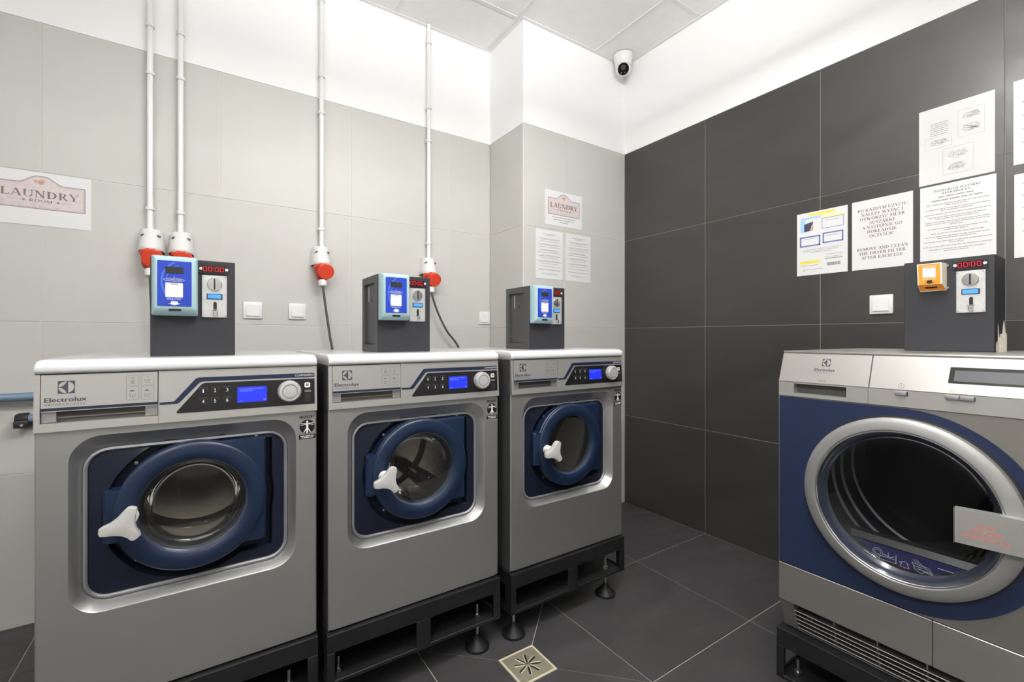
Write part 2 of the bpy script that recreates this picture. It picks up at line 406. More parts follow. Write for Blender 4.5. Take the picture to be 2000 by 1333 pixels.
def brand_logo(parent, cx, cz, s, dfun, off, mdark, mlight, tx0, tx1, tz, th, pz, ph):
    h = s/2
    mb = MB(); mb.flat([(cx-h, cz-h), (cx+h, cz-h), (cx+h, cz+h), (cx-h, cz+h)], dfun, 0.0005)
    b = mb.build('logo_square', mdark, parent, off)
    r = h*0.92; mb = MB()
    a = math.acos(0.24); mb.flat([(cx + r*math.cos(q), cz + r*math.sin(q)) for q in [-a + 2*a*i/16 for i in range(17)]], dfun, 0.0010)
    for sg in (1, -1):
        arc = [(cx + r*math.cos(q), cz + sg*r*math.sin(q)) for q in [PI*0.96 - (PI*0.96 - 1.50)*i/12 for i in range(13)]]
        cur = [(cx + r*(0.06 - 0.98*t), cz + sg*r*(0.06 + 0.92*(1-t)**2.2)) for t in [i/8 for i in range(9)]]
        mb.flat(arc + cur, dfun, 0.0010)
    mb.build('logo_mark', mlight, b, off)
    mb = MB(); bo = (tx1-tx0)*.006
    for k in (-1, 0, 1): put_text(mb, 'Electrolux', tx0 + k*bo, tx1 + k*bo, tz, th, dfun, .0005 + .00002*k)
    mb.build('brand_text', mdark, parent, off)
    mb = MB(); n = 12; wd = (tx1-tx0)/n
    for i, c in enumerate('PROFESSIONAL'):
        put_text(mb, c, tx0 + i*wd + wd*(.38 if c == 'I' else .14), tx0 + i*wd + wd*(.5 if c == 'I' else .74), pz, ph, dfun)
    mb.build('brand_subtitle', mdark, parent, off)

zero = lambda z: 0.0

# ================================================================== SETTING
# ---- floor
mb = MB(); mb.box(XW, XR + .1, YB, YL + .1, -0.08, -0.002)
floor = struct(mb.build('floor', 'grout_floor'))
FX = [XW, -1.135, -.546, .043, .632, 1.221, 1.810, XR]; FY = [YB, -1.35, -.765, -.18, .405, .992, 1.574, 2.205, YL]
G = 0.0018
DC, DH = (0.926, 1.288), 0.0725
def poly_tile(name, pts, z1, th, mt, parent):
    mb = MB(); mb.loft([[(x, y, z1-th) for x, y in pts], [(x, y, z1-0.0008) for x, y in pts]])
    cx = sum(p[0] for p in pts)/len(pts); cy = sum(p[1] for p in pts)/len(pts); k = 0.9985
    top = [(cx + (x-cx)*k, cy + (y-cy)*k, z1) for x, y in pts]
    mb.loft([[(x, y, z1-0.0008) for x, y in pts], top], cap1=True)
    o = mb.build(name, mt, parent, (cx, cy, z1)); o.location = (cx, cy, z1); return o
for i in range(len(FX)-1):
    for j in range(len(FY)-1):
        x0, x1, y0, y1 = FX[i]+G, FX[i+1]-G, FY[j]+G, FY[j+1]-G
        if x0 > XP - .1 and y0 > YP: continue
        if i == 4 and j == 5:                    # the tile cut into four around the drain
            c = DC; h = DH + .003; g = G*1.2
            A = [(x0, y0), (x1, y0), (x1, y1), (x0, y1)]; B = [(c[0]-h, c[1]-h), (c[0]+h, c[1]-h), (c[0]+h, c[1]+h), (c[0]-h, c[1]+h)]
            for k in range(4):
                a, b, p, q = A[k], A[(k+1) % 4], B[(k+1) % 4], B[k]
                dx, dy = (1, 0) if k in (0, 2) else (0, 1); sg = 1 if k in (0, 1) else -1
                m = lambda P, w: (P[0] + dx*sg*w*g, P[1] + dy*sg*w*g)
                poly_tile('floor_tile', [m(a, 1), m(b, -1), m(p, -1), m(q, 1)], 0.0, .009, 'tile_floor', floor)
        else:
            poly_tile('floor_tile', [(x0, y0), (x1, y0), (x1, y1), (x0, y1)], 0.0, .009, 'tile_floor', floor)

# ---- walls
def wall_tiles(parent, us, zs, place, mt, gap=0.0013):
    """tiles on a wall; place(u, depth, z) -> xyz, depth grows into the wall"""
    cache = {}
    for i in range(len(us)-1):
        for j in range(len(zs)-1):
            w, h = us[i+1]-us[i]-2*gap, zs[j+1]-zs[j]-2*gap; uc, zc = (us[i]+us[i+1])/2, (zs[j]+zs[j+1])/2
            key = (round(w, 4), round(h, 4))
            loc = place(uc, 0, zc)
            if key in cache:
                o = cache[key].copy(); COL.objects.link(o); o.parent = parent
            else:
                m = MB(); k = 0.0007; a, b = w/2, h/2
                P = lambda u, d, z: tuple(Vector(place(uc+u, d, zc+z)) - Vector(loc))
                m.loft([[P(-a, .009, -b), P(a, .009, -b), P(a, .009, b), P(-a, .009, b)], [P(-a, k, -b), P(a, k, -b), P(a, k, b), P(-a, k, b)],
                        [P(-a+k, 0, -b+k), P(a-k, 0, -b+k), P(a-k, 0, b-k), P(-a+k, 0, b-k)]], cap1=True)
                o = m.build('wall_tile', mt, parent); cache[key] = o
            o.location = loc
ROWS = [0.0, .6, 1.2, 1.8, TT]
mb = MB(); mb.box(XW-.1, XP+.02, YL, YL+.12, TT+.0005, ZC+.05); mb.box(XW-.1, XP+.02, YL+.009, YL+.12, -.05, TT+.0005)
wall_left = struct(mb.build('wall_left', 'paint'))
MB().box(XW, XP, YL+.0022, YL+.0095, 0, TT).build('grout', 'grout_light', wall_left)
wall_tiles(wall_left, [XW, -1.155, -.552, .051, .656, 1.257, XP-.001], ROWS, lambda u, d, z: (u, YL+d, z), 'tile_light')
mb = MB(); mb.box(XP, XR, YP, YL+.05, TT+.0005, ZC+.05); mb.box(XP+.009, XR, YP+.009, YL+.05, -.05, TT+.0005)
wall_pier = struct(mb.build('wall_pier', 'paint'))
MB().box(XP+.0022, XR, YP+.0022, YP+.0095, 0, TT).box(XP+.0022, XP+.0095, YP+.0095, YL, 0, TT).build('grout', 'grout_light', wall_pier)
wall_tiles(wall_pier, [XP+.0025, 1.855, XR-.001], ROWS, lambda u, d, z: (u, YP+d, z), 'tile_light')
wall_tiles(wall_pier, [YP+.004, YL-.002], ROWS, lambda u, d, z: (XP+d, u, z), 'tile_light')
trim = struct(MB().box(XP-.0004, XP+.0035, YP-.0004, YP+.0035, 0, TT, .001).build('trim_1', 'grout_light'))
mb = MB(); mb.box(XR, XR+.12, YB-.1, YP+.02, TT+.0005, ZC+.05); mb.box(XR+.009, XR+.12, YB-.1, YL+.05, -.05, TT+.0005)
wall_right = struct(mb.build('wall_right', 'paint'))
MB().box(XR+.002, XR+.0095, YB, YP, 0, TT).build('grout', 'grout_dark', wall_right)
wall_tiles(wall_right, [YB, -2.013, -1.415, -.817, -.219, .379, .977, 1.574, YP-.001], ROWS, lambda u, d, z: (XR+d, u, z), 'tile_dark')
# the two walls behind the camera
for nm, (x0, x1, y0, y1), us, pl in (
    ('wall_behind', (XW-.1, XR+.1, YB-.12, YB), [XW, -1.15, -.55, .05, .65, 1.25, 1.85, XR], lambda u, d, z: (u, YB-d, z)),
    ('wall_entrance', (XW-.12, XW, YB-.1, YL+.1), [YB, -1.45, -.85, -.25, .35, .95, 1.55, 2.15, YL], lambda u, d, z: (XW-d, u, z))):
    a = (0, 0, 0, -.009) if nm == 'wall_behind' else (0, -.009, 0, 0)
    mb = MB(); mb.box(x0, x1, y0, y1, TT+.0005, ZC+.05); mb.box(x0+a[0], x1+a[1], y0+a[2], y1+a[3], -.05, TT+.0005)
    w = struct(mb.build(nm, 'paint')); wall_tiles(w, us, ROWS, pl, 'tile_light')

# ---- ceiling: 600 mm grid
mb = MB(); mb.box(XW-.1, XR+.1, YB-.1, YL+.1, ZC+.05, ZC+.12)
ceiling = struct(mb.build('ceiling', 'paint'))
CX = [XW, -1.499, -.898, -.297, .304, .905, 1.506, 2.107, XR]; CY = [YB, -2.0, -1.4, -.8, -.2, .4, 1.0, 1.6, 2.2, YL]
def clip_pier(x0, x1, y0, y1):
    return x0 >= XP - .05 and y0 >= YP - .02
for i in range(len(CX)-1):
    for j in range(len(CY)-1):
        x0, x1, y0, y1 = CX[i], CX[i+1], CY[j], CY[j+1]
        if x1-x0 < .02 or y1-y0 < .02 or clip_pier(x0, x1, y0, y1): continue
        MB().box(x0+.010, x1-.010, y0+.010, y1-.010, ZC+.003, ZC+.014).build('ceiling_tile', 'ceiling_tile', ceiling, ((x0+x1)/2, (y0+y1)/2, ZC)).location = ((x0+x1)/2, (y0+y1)/2, ZC)
for x in CX[1:-1]:
    y1 = YL if x < XP else YP
    MB().box(x-.012, x+.012, YB, y1, ZC, ZC+.004, .0008, 1).build('grid_bar', 'ceiling_bar', ceiling)
for y in CY[1:-1]:
    x1 = XR if y < YP else XP
    MB().box(XW, x1, y-.0118, y+.0118, ZC+.0002, ZC+.004, .0008, 1).build('grid_bar', 'ceiling_bar', ceiling)
n = 2
for (x0, x1, y0, y1) in ((XW, XP, YL-.022, YL), (XP-.022, XP, YP-.022, YL-.022), (XP, XR, YP-.022, YP), (XR-.022, XR, YB, YP-.022), (XW, XR, YB, YB+.022), (XW, XW+.022, YB, YL)):
    struct(MB().box(x0, x1, y0, y1, ZC-.0015, ZC+.003, .0006, 1).build('trim_%d' % n, 'ceiling_bar')); n += 1
# added twin-tube lamps, unseen overhead, hung and placed to light walls and ceiling
def make_lamp(label, loc, rz):
    t = thing('added_ceiling_light', label, 'ceiling light', loc, rz, 'added twin tube ceiling lights')
    D = LAMP_DROP
    MB().box(-.62, .62, -.018, .018, -D+.085, -D+.115, .004, 1).build('body', 'white_plastic', t)
    for x in (-.45, .45): MB().lathe([(.006, -D+.114), (.006, -.001), (.03, -.001), (.03, 0)], (x, 0, 0), 'z', 12, True, True).build('hanger', 'white_plastic', t)
    for y in (-.05, .05):
        for x in (-.61, .595): MB().loft([[(q, y*.9, -D+.100), (q, y*.1, -D+.100), (q, y*.62, -D-.038), (q, y*1.32, -D-.038)] for q in (x, x+.015)], True, True).build('tube_holder', 'white_plastic', t)
        MB().lathe([(.013, -.594), (.013, .594)], (0, y, -D-.022), 'x', 10, True, True).build('tube', 'lamp_tube', t)
    return t
l1 = make_lamp('added unseen twin tube ceiling light in front of the washing machines', LAMP_POS[0], 0)
copy_tree(l1, LAMP_POS[1], PI/2, 'added unseen twin tube ceiling light behind the viewer')

# ================================================================== WASHING MACHINES
W, ZB = .595, .257
def make_washer(label, loc):
    t = thing('washing_machine', label, 'washing machine', loc, 0, 'washing machines in a row')
    off = (W/2, 0, ZB); C = (.2975, .695)
    # cabinet: open at the front
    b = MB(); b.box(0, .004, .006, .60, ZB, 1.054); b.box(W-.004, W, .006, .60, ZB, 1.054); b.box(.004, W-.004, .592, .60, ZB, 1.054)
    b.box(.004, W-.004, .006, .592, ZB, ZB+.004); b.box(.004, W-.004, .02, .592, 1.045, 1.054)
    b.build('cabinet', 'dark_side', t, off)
    # front panel with the embossed door recess
    rect = [(0, ZB+.004), (W, ZB+.004), (W, .9225), (0, .9225)]
    angs = sorted([2*PI*i/176 for i in range(176)] + [math.atan2(z-C[1], x-C[0]) % (2*PI) for x, z in rect])
    L0 = radial(C, angs, rect); O = radial(C, angs, rrect(.0555, .5395, .481, .905, .062)); O2 = radial(C, angs, rrect(.058, .537, .4835, .9025, .06)); I = radial(C, angs, rrect(.0755, .5195, .498, .8695, .05))
    lp = lambda P, d: [(x, d, z) for x, z in P]
    Lb = radial(C, angs, [(.003, ZB+.004), (W-.003, ZB+.004), (W-.003, .9225), (.003, .9225)])
    m = MB(); m.loft([lp(L0, .006), lp(L0, .002), lp(Lb, 0), lp(O, 0), lp(O2, .003), lp(I, .033), lp(I, .04)])
    m.build('front_panel', 'silver', t, off, sharp=24)
    # rim bead
    I0 = radial(C, angs, rrect(.076, .519, .4985, .869, .05)); I1 = radial(C, angs, rrect(.081, .514, .504, .8635, .045)); I2 = radial(C, angs, rrect(.084, .511, .507, .8605, .042))
    m = MB(); m.loft([lp(I0, .034), lp(I0, .0285), lp(I1, .0265), lp(I2, .030), lp(I2, .04)]); m.build('recess_rim', 'silver_rim', t, off)
    # blue surround with the opening for the door
    def opening(a):
        c, s = math.cos(a), math.sin(a); r = .188
        if c > 0: r = max(r, min(.183/c, .158/max(abs(s), 1e-6)))
        return r
    a2 = [2*PI*i/240 for i in range(240)]
    op = radial(C, a2, opening); J = radial(C, a2, rrect(.0835, .5115, .5065, .861, .042))
    opi = [(C[0]+(x-C[0])*.985, C[1]+(z-C[1])*.985) for x, z in op]
    m = MB(); m.loft([lp(J, .034), lp(op, .030), lp(opi, .036), lp(opi, .062), lp(radial(C, a2, lambda a: .11), .062)]); m.build('door_surround', 'blue_panel', t, off, sharp=38)
    # door
    door = MB()
    def outline(k):
        def f(a):
            c, s = math.cos(a), math.sin(a); r = .166
            if c > 0: r = max(r, min(.1645/c, (.158 if s > 0 else .130)/max(abs(s), 1e-6)))
            else: r = max(r, min(.1835/-c, .064/max(abs(s), 1e-6)))
            return r - k
        return f
    DZ = .70; DCn = (.2975, DZ)
    o0, o1 = radial(DCn, a2, outline(0)), radial(DCn, a2, outline(.006)); ri = radial(DCn, a2, lambda a: .150)
    door.loft([lp(o0, .05), lp(o0, .012), lp(o1, .005), lp(ri, .003)])
    d = door.build('door', 'blue_plastic', t, off, sharp=36)
    m = MB(); m.lathe([(.1658, .006), (.1648, .0005), (.1615, -.0030), (.156, -.0046), (.140, -.0064), (.128, -.0056), (.1205, -.0012), (.1172, .006), (.116, .03)], (.2975, 0, DZ), 'y', 96)
    m.build('door_ring', 'blue_plastic', d, off)
    m = MB(); m.lathe([(.1168, .013), (.112, .0145), (.100, .017), (.07, .021), (.03, .0235), (.0, .024)], (.2975, 0, DZ), 'y', 72)
    gl = m.build('door_glass', 'washer_glass', d, off)
    m = MB(); m.lathe([(.104, .030), (.100, .050), (.094, .072), (.080, .086), (.05, .093), (.0, .095)], (.2975, 0, DZ), 'y', 72); m.build('glass_bowl', 'bowl_glass', gl, off)
    m = MB(); m.lathe([(.1172, .016), (.113, .020), (.1135, .03), (.120, .034)], (.2975, 0, DZ), 'y', 72); m.build('glass_seal', 'black_rubber', d, off)
    # handle
    hp = [(0.1175,.699),(0.1215,.702),(0.1365,.708),(0.1505,.719),(0.1625,.733),(0.1695,.740),(0.1765,.741),(0.1855,.737),(0.1875,.731),(0.1845,.719),(0.1825,.702),(0.1865,.685),(0.1925,.675),(0.1935,.668),(0.1895,.664),(0.1815,.659),(0.1765,.660),(0.1685,.669),(0.1575,.676),(0.1435,.680),(0.1285,.681),(0.1185,.683),(0.1165,.690)]
    hc = (.1640, .699); sc = lambda k: [(hc[0]+(x-hc[0])*k, hc[1]+(z-hc[1])*k) for x, z in hp]
    m = MB(); m.loft([lp(sc(.82), -.046), lp(sc(.95), -.050), lp(sc(1.0), -.058), lp(sc(.985), -.066), lp(sc(.93), -.0705), lp(sc(.5), -.0725)], True, True)
    h = m.build('door_handle', 'handle_white', d, off, sharp=45)
    MB().lathe([(.018, .006), (.0165, -.03), (.0135, -.05)], (.166, 0, .698), 'y', 24).build('handle_stem', 'white_plastic', h, off)
    # screws
    for x, z in ((.176, .822), (.176, .578), (.44, .858)):
        MB().lathe([(.0042, .034), (.004, .0275), (.0, .0268)], (x, 0, z), 'y', 12).build('screw', 'zinc', t, off)
    # gasket and drum
    m = MB(); m.lathe([(.155, .061), (.150, .07), (.135, .066), (.126, .075), (.130, .09), (.140, .10), (.150, .115), (.205, .12)], (.2975, 0, DZ), 'y', 72); m.build('door_gasket', 'gasket', t, off)
    m = MB(); m.lathe([(.155, .118), (.175, .125), (.205, .15), (.208, .30), (.205, .46), (.19, .475), (.0, .47)], (.2975, 0, DZ), 'y', 72)
    dr = m.build('drum', 'drum_steel', t, off)
    m = MB()
    for ring in range(9):
        y = .165 + ring*.034
        for k in range(44):
            a = 2*PI*(k + .5*(ring % 2))/44; r = .2065
            c = Vector((.2975 + r*math.cos(a), y, DZ + r*math.sin(a))); tn = Vector((-math.sin(a), 0, math.cos(a))); ay = Vector((0, 1, 0)); w = .0032
            m.add([tuple(c + tn*w*math.cos(q) + ay*w*math.sin(q)) for q in [PI/3*i for i in range(6)]], [list(range(6))])
    hs = m.build('drum_holes', 'drum_hole', dr, off); hs['kind'] = 'stuff'
    for k in range(3):
        a = math.radians(75 + 120*k); m = MB(); u = Vector((math.cos(a), 0, math.sin(a))); v = Vector((-math.sin(a), 0, math.cos(a))); c = Vector((.2975, 0, DZ))
        lo = []
        for y, hh in ((.16, .012), (.20, .05), (.42, .055), (.465, .02)):
            lo.append([tuple(c + Vector((0, y, 0)) + u*(.206 - q*hh) + v*w) for w, q in ((-.034, 0), (-.012, .9), (0, 1), (.012, .9), (.034, 0))])
        m.loft(lo, closed=False); m.build('drum_paddle', 'drum_steel', dr, off, sharp=50)
    # lid
    prof = [(.60, 1.0555), (.60, 1.083), (.596, 1.0865), (.03, 1.0872), (.015, 1.0865), (.004, 1.0835), (-.004, 1.078), (-.0075, 1.070), (-.0075, 1.062), (-.005, 1.0565), (0, 1.0548)]
    lo = []
    for u, k in ((.0, .80), (.0008, .88), (.003, .95), (.007, .99), (.012, 1.0), (W-.012, 1.0), (W-.007, .99), (W-.003, .95), (W-.0008, .88), (W, .80)):
        lo.append([(u, .297 + (y-.297)*(1 - (1-k)*.05), 1.0555 + (z-1.0555)*k) for y, z in prof])
    m = MB(); m.loft(lo, True, True); m.build('lid', 'white_enamel', t, off, sharp=50)
    # control panel, leaning forward towards its lower edge
    dz = lambda z: -.0085*(1.055 - z)/.132
    def slab(x0, x1, z0, z1, mb, back=.03, ins=0.0):
        mb.loft([[(x0, back, z0), (x1, back, z0), (x1, back, z1), (x0, back, z1)], [(x0, dz(z0)+ins, z0), (x1, dz(z0)+ins, z0), (x1, dz(z1)+ins, z1), (x0, dz(z1)+ins, z1)]], True, True)
    m = MB(); slab(0, .010, .923, 1.0535, m); slab(.010, .222, .923, .942, m); slab(.2235, W, .923, 1.0535, m); slab(.222, .2235, .923, 1.0535, m, .03, .0025); slab(.010, .222, .942, 1.0535, m, .045, .022)
    panel = m.build('control_panel', 'silver_light', t, off)
    m = MB(); slab(.0115, .2205, .9685, 1.0525, m, .02, -.0005); dw = m.build('detergent_drawer', 'silver_light', t, off)
    for a_ in (.0115, .196): MB().box(a_, a_+.0245, .000, .012, .9435, .9684).build('drawer_grip_end', 'silver', dw, off)
    m = MB(); m.box(.036, .196, .0085, .012, .9425, .9684); m.build('drawer_grip', 'recess_shade', dw, off)
    m = MB(); m.box(.036, .196, .004, .0086, .952, .9545); m.build('drawer_grip_lip', 'brushed_dark', dw, off)
    E = .0010
    m = MB(); m.flat([(.0115, .9705), (.2205, .9685+.002), (.2205, .977), (.0115, .977)], dz, E); m.build('drawer_stripe', 'navy_stripe', dw, off)
    d2 = lambda z: dz(z) - .0006
    brand_logo(dw, .0535, 1.0235, .029, d2, off, 'logo_dark', 'silver_light', .0175, .0885, .9905, .0105, .9825, .0040)
    m = MB()
    for i, (x0, x1, z0, z1) in enumerate(((.160, .184, 1.0195, 1.045), (.1882, .213, 1.0195, 1.045), (.160, .184, .985, 1.0175), (.1882, .213, .985, 1.0175))):
        m.line(rrect(x0, x1, z0, z1, .0025, 3), .0006, d2, .0005, True); cx, cz = (x0+x1)/2, (z0+z1)/2
        if i == 0: m.line(circ(cx, cz-.003, .0042, 12), .0009, d2, .0005, True); m.line(circ(cx, cz-.003, .0018, 8), .0009, d2, .0005, True); m.line([(cx-.0015, cz+.004), (cx+.0015, cz+.004), (cx+.001, cz+.008), (cx-.001, cz+.008)], .0007, d2, .0005, True)
        elif i == 1: m.line([(cx-.0055, cz+.002), (cx-.0035, cz-.006), (cx+.0025, cz-.006)], .0009, d2, .0005); m.line([(cx+.004, cz+.002), (cx+.003, cz-.006)], .0009, d2, .0005); m.line([(cx-.002, cz+.001), (cx, cz-.003), (cx+.002, cz+.002)], .0009, d2, .0005); m.line([(cx-.001, cz+.008), (cx+.001, cz+.009), (cx+.0015, cz+.006)], .0008, d2, .0005)
        else:
            m.line([(cx-.0055, cz-.001), (cx-.004, cz-.009), (cx+.004, cz-.009), (cx+.0055, cz-.001)], .0009, d2, .0005)
            m.line([(cx, cz-.002), (cx, cz-.006)], .0011, d2, .0005); m.flat([(cx-.006, cz+.006), (cx-.002, cz+.009), (cx+.005, cz+.006), (cx-.002, cz+.0035)], d2, .0005)
    m.build('drawer_icons', 'print_grey', dw, off)
    # fascia prints
    m = MB(); up = [(.2245, .9745), (.2520, .9745), (.2560, .9775), (.2995, 1.0310), (.3060, 1.0335), (.5885, 1.0335)]; lo_ = [(.2245, .9685), (.2600, .9685), (.2655, .9715), (.3080, 1.0205), (.3140, 1.0225), (.5885, 1.0215)]
    for k in range(5): m.flat([lo_[k], lo_[k+1], up[k+1], up[k]], dz, .0008)
    m.build('fascia_stripe', 'navy_stripe', panel, off)
    m = MB(); m.flat([(.2600, .9440), (.5885, .9430), (.5885, 1.0170), (.3190, 1.0185), (.3130, 1.0165), (.2590, .9480)], dz, .0010)
    fb = m.build('fascia_black', 'fascia_black', panel, off)
    for s, x, z in (('1', .3165, .998), ('2', .3425, .998), ('3', .370, .998), ('4', .3165, .9705), ('5', .3425, .9705), ('6', .370, .9705)):
        k = MB(); k.line([(x-.0085, z+.004), (x-.0085, z+.0085), (x+.0075, z+.0085), (x+.0075, z+.002)], .0006, dz, .0013); k.build('key_outline', 'print_faint', fb, off)
        w_ = .0026 if s == '1' else .0052
        k = MB(); put_text(k, s, x-w_/2-.001, x+w_/2-.001, z-.005, .0098, dz, .0016); k.build('key_digit', 'print_white', fb, off)
    k = MB(); k.flat([(.391, .959), (.465, .959), (.465, 1.004), (.391, 1.004)], dz, .0013); dsp = k.build('display_frame', 'black_plastic', fb, off)
    k = MB(); k.flat([(.3925, .9605), (.4635, .9605), (.4635, 1.0025), (.3925, 1.0025)], dz, .0018); k.build('display', 'lcd_blue', dsp, off)
    k = MB(); rng = random.Random(3); put_words(k, .397, .455, .9955, .0022, dz, rng, .0022); put_words(k, .397, .432, .9905, .0022, dz, rng, .0022); put_words(k, .396, .405, .9640, .002, dz, rng, .0022); put_words(k, .455, .461, .9640, .004, dz, rng, .0022)
    k.build('display_text', 'lcd_pix', dsp, off)['kind'] = 'stuff'
    kz = .984; ky = dz(kz)
    pr = [(.0305, 0), (.0300, -.006), (.0285, -.016), (.0265, -.0185), (.0208, -.0190), (.0198, -.0150), (.0186, -.0150), (.0175, -.0195), (.008, -.0200), (.0, -.0200)]
    k = MB(); k.lathe(pr, (.5205, ky, kz), 'y', 40); kb = k.build('selector_knob', 'knob', fb, off)
    k = MB()
    for i in range(30):
        a = 2*PI*i/30; c = Vector((.5205 + .0296*math.cos(a), ky-.010, kz + .0296*math.sin(a)))
        k.box(c.x-.0008, c.x+.0008, c.y-.006, c.y+.007, c.z-.0008, c.z+.0008)
    k.build('knob_ribs', 'knob', kb, off)
    k = MB(); k.flat(rrect(.5610, .5765, .9915, 1.0065, .004, 4), dz, .0014); k.build('card_icon', 'print_white', fb, off)
    k = MB(); k.flat([(.5655, .996), (.5680, .996), (.5680, 1.003), (.5655, 1.003)], dz, .0018); k.flat([(.5695, .996), (.5720, .996), (.5720, 1.003), (.5695, 1.003)], dz, .0018); k.build('card_icon_mark', 'fascia_black', fb, off)
    k = MB(); k.flat([(.561, .9785), (.5785, .9785), (.5785, .9840), (.561, .9840)], dz, .0014); k.build('status_light', 'print_grey', fb, off)
    k = MB(); k.flat([(.561, .950), (.5785, .950), (.5785, .974), (.561, .974)], dz, .0014); k.build('card_slot', 'black_plastic', fb, off)
    k = MB(); put_text(k, 'COMPASSPRO', .5360, .5865, 1.0250, .0058, dz, .0012); k.build('model_text', 'print_white', panel, off)
    # ergonomics sticker on the front panel
    st = MB()
    for k in (-1, 0, 1): put_text(st, 'ERGOCERT', .5490 + k*.0004, .5880 + k*.0004, .9005, .0085, zero, .0006 + k*.00003); st.build('sticker_text', 'fascia_black', t, off)
    st = MB(); st.flat(circ(.5690, .8755, .0205, 32), zero, .0006); sb = st.build('sticker_disc', 'fascia_black', t, off)
    st = MB(); x, z = .5690, .8755
    st.line([(x-.0165, z+.010), (x, z+.0085), (x+.0165, z+.010)], .002, zero, .001); st.line([(x-.017, z+.0045), (x, z+.0085), (x+.017, z+.0045)], .0016, zero, .001)
    st.line([(x, z+.009), (x, z-.003)], .006, zero, .001); st.line([(x-.001, z-.003), (x-.009, z-.0165)], .0026, zero, .001); st.line([(x+.001, z-.003), (x+.009, z-.0165)], .0026, zero, .001); st.line([(x-.001, z-.003), (x-.0015, z-.019)], .0024, zero, .001); st.line([(x+.001, z-.003), (x+.0015, z-.019)], .0024, zero, .001)
    st.flat(circ(x, z+.0145, .0032, 12), zero, .001); st.build('sticker_figure', 'print_white', sb, off)
    st = MB(); st.flat([(.5465, .840), (.5915, .840), (.5915, .8525), (.5465, .8525)], zero, .0006); sb2 = st.build('sticker_bar', 'fascia_black', t, off)
    st = MB(); rng = random.Random(5); put_words(st, .551, .588, .8472, .0024, zero, rng, .001); put_words(st, .554, .585, .8425, .0024, zero, rng, .001); st.build('sticker_bar_text', 'print_white', sb2, off)
    return t

WPOS = [(-.3245 + W/2, 1.452, ZB), (.2995 + W/2, 1.432, ZB), (.942 + W/2, 1.418, ZB)]
w1 = make_washer('leftmost washing machine, silver with blue round door, beside the light blue wall pipe', WPOS[0])
w2 = copy_tree(w1, WPOS[1], 0, 'middle washing machine of the row of three silver machines with blue doors')
w3 = copy_tree(w1, WPOS[2], 0, 'washing machine in front of the wall pier, farthest right of the row of three')

# ---- stands
def make_stand(label, loc):
    t = thing('machine_stand', label, 'stand', loc, 0, 'black steel machine stands')
    off = (W/2, 0, 0); z0, z1 = .104, .2545; x0, x1 = -.006, W+.002; D = .58
    def face(y0, y1):
        m = MB(); m.box(x0, x1, y0, y1, .200, z1-.0005, .002, 1); m.box(x0, x0+.022, y0, y1, z0, .200, .001, 1); m.box(x1-.028, x1, y0, y1, z0, .200, .001, 1)
        m.box(.272, .322, y0, y1, z0, .200, .001, 1); m.box(x0, x1, y0, y1, z0, .117, .002, 1); return m
    f = MB(); f.v, f.f = face(-.014, -.008).v, face(-.014, -.008).f; f.build('front_plate', 'stand_black', t, off)
    face(D-.006, D).build('rear_plate', 'stand_black', t, off)
    for a in (x0, x1-.006):
        m = MB(); m.box(a, a+.006, -.008, D-.006, .200, z1-.0005); m.box(a, a+.006, -.008, D-.006, z0, .118); m.box(a, a+.006, -.008, .03, .118, .2); m.box(a, a+.006, D-.04, D-.006, .118, .2); m.box(a, a+.006, .26, .31, .118, .2)
        m.build('side_plate', 'stand_black', t, off)
    MB().box(x0, x1, -.014, D, z1-.004, z1, .001, 1).build('top_sheet', 'stand_black', t, off)
    for a, b in ((-.008, .13), (D-.14, D-.006)): MB().box(x0+.006, x1-.006, a, b, z0+.001, z0+.009).build('bottom_sheet', 'stand_black', t, off)
    for fx in (.035, W-.07):
        for fy in (.032, D-.05):
            ft = MB().lathe([(.0, .048), (.011, .048), (.014, .04), (.022, .030), (.036, .016), (.044, .009), (.045, .002), (.044, .0)], (fx, fy, 0), 'z', 28, cap1=True).build('foot', 'black_rubber', t, off)
            MB().lathe([(.0058, .046), (.0058, .160), (.0, .160)], (fx, fy, 0), 'z', 12).build('threaded_rod', 'zinc', ft, off)
            MB().lathe([(.0115, .1132), (.0115, .123), (.0, .123)], (fx, fy, 0), 'z', 6).lathe([(.0115, .092), (.0115, .1035)], (fx, fy, 0), 'z', 6, True, True).build('nut', 'zinc', ft, off)
    return t
s1 = make_stand('black steel stand under the leftmost washing machine', (WPOS[0][0], WPOS[0][1], 0))
copy_tree(s1, (WPOS[1][0], WPOS[1][1], 0), 0, 'black steel stand under the middle washing machine')
copy_tree(s1, (WPOS[2][0], WPOS[2][1], 0), 0, 'black steel stand under the washing machine by the pier')
DRX, DRY = 1.45, .704           # dryer front plane and left edge
copy_tree(s1, (DRX + .012, DRY - W/2, 0), -PI/2, 'black steel stand under the tumble dryer at the dark wall')

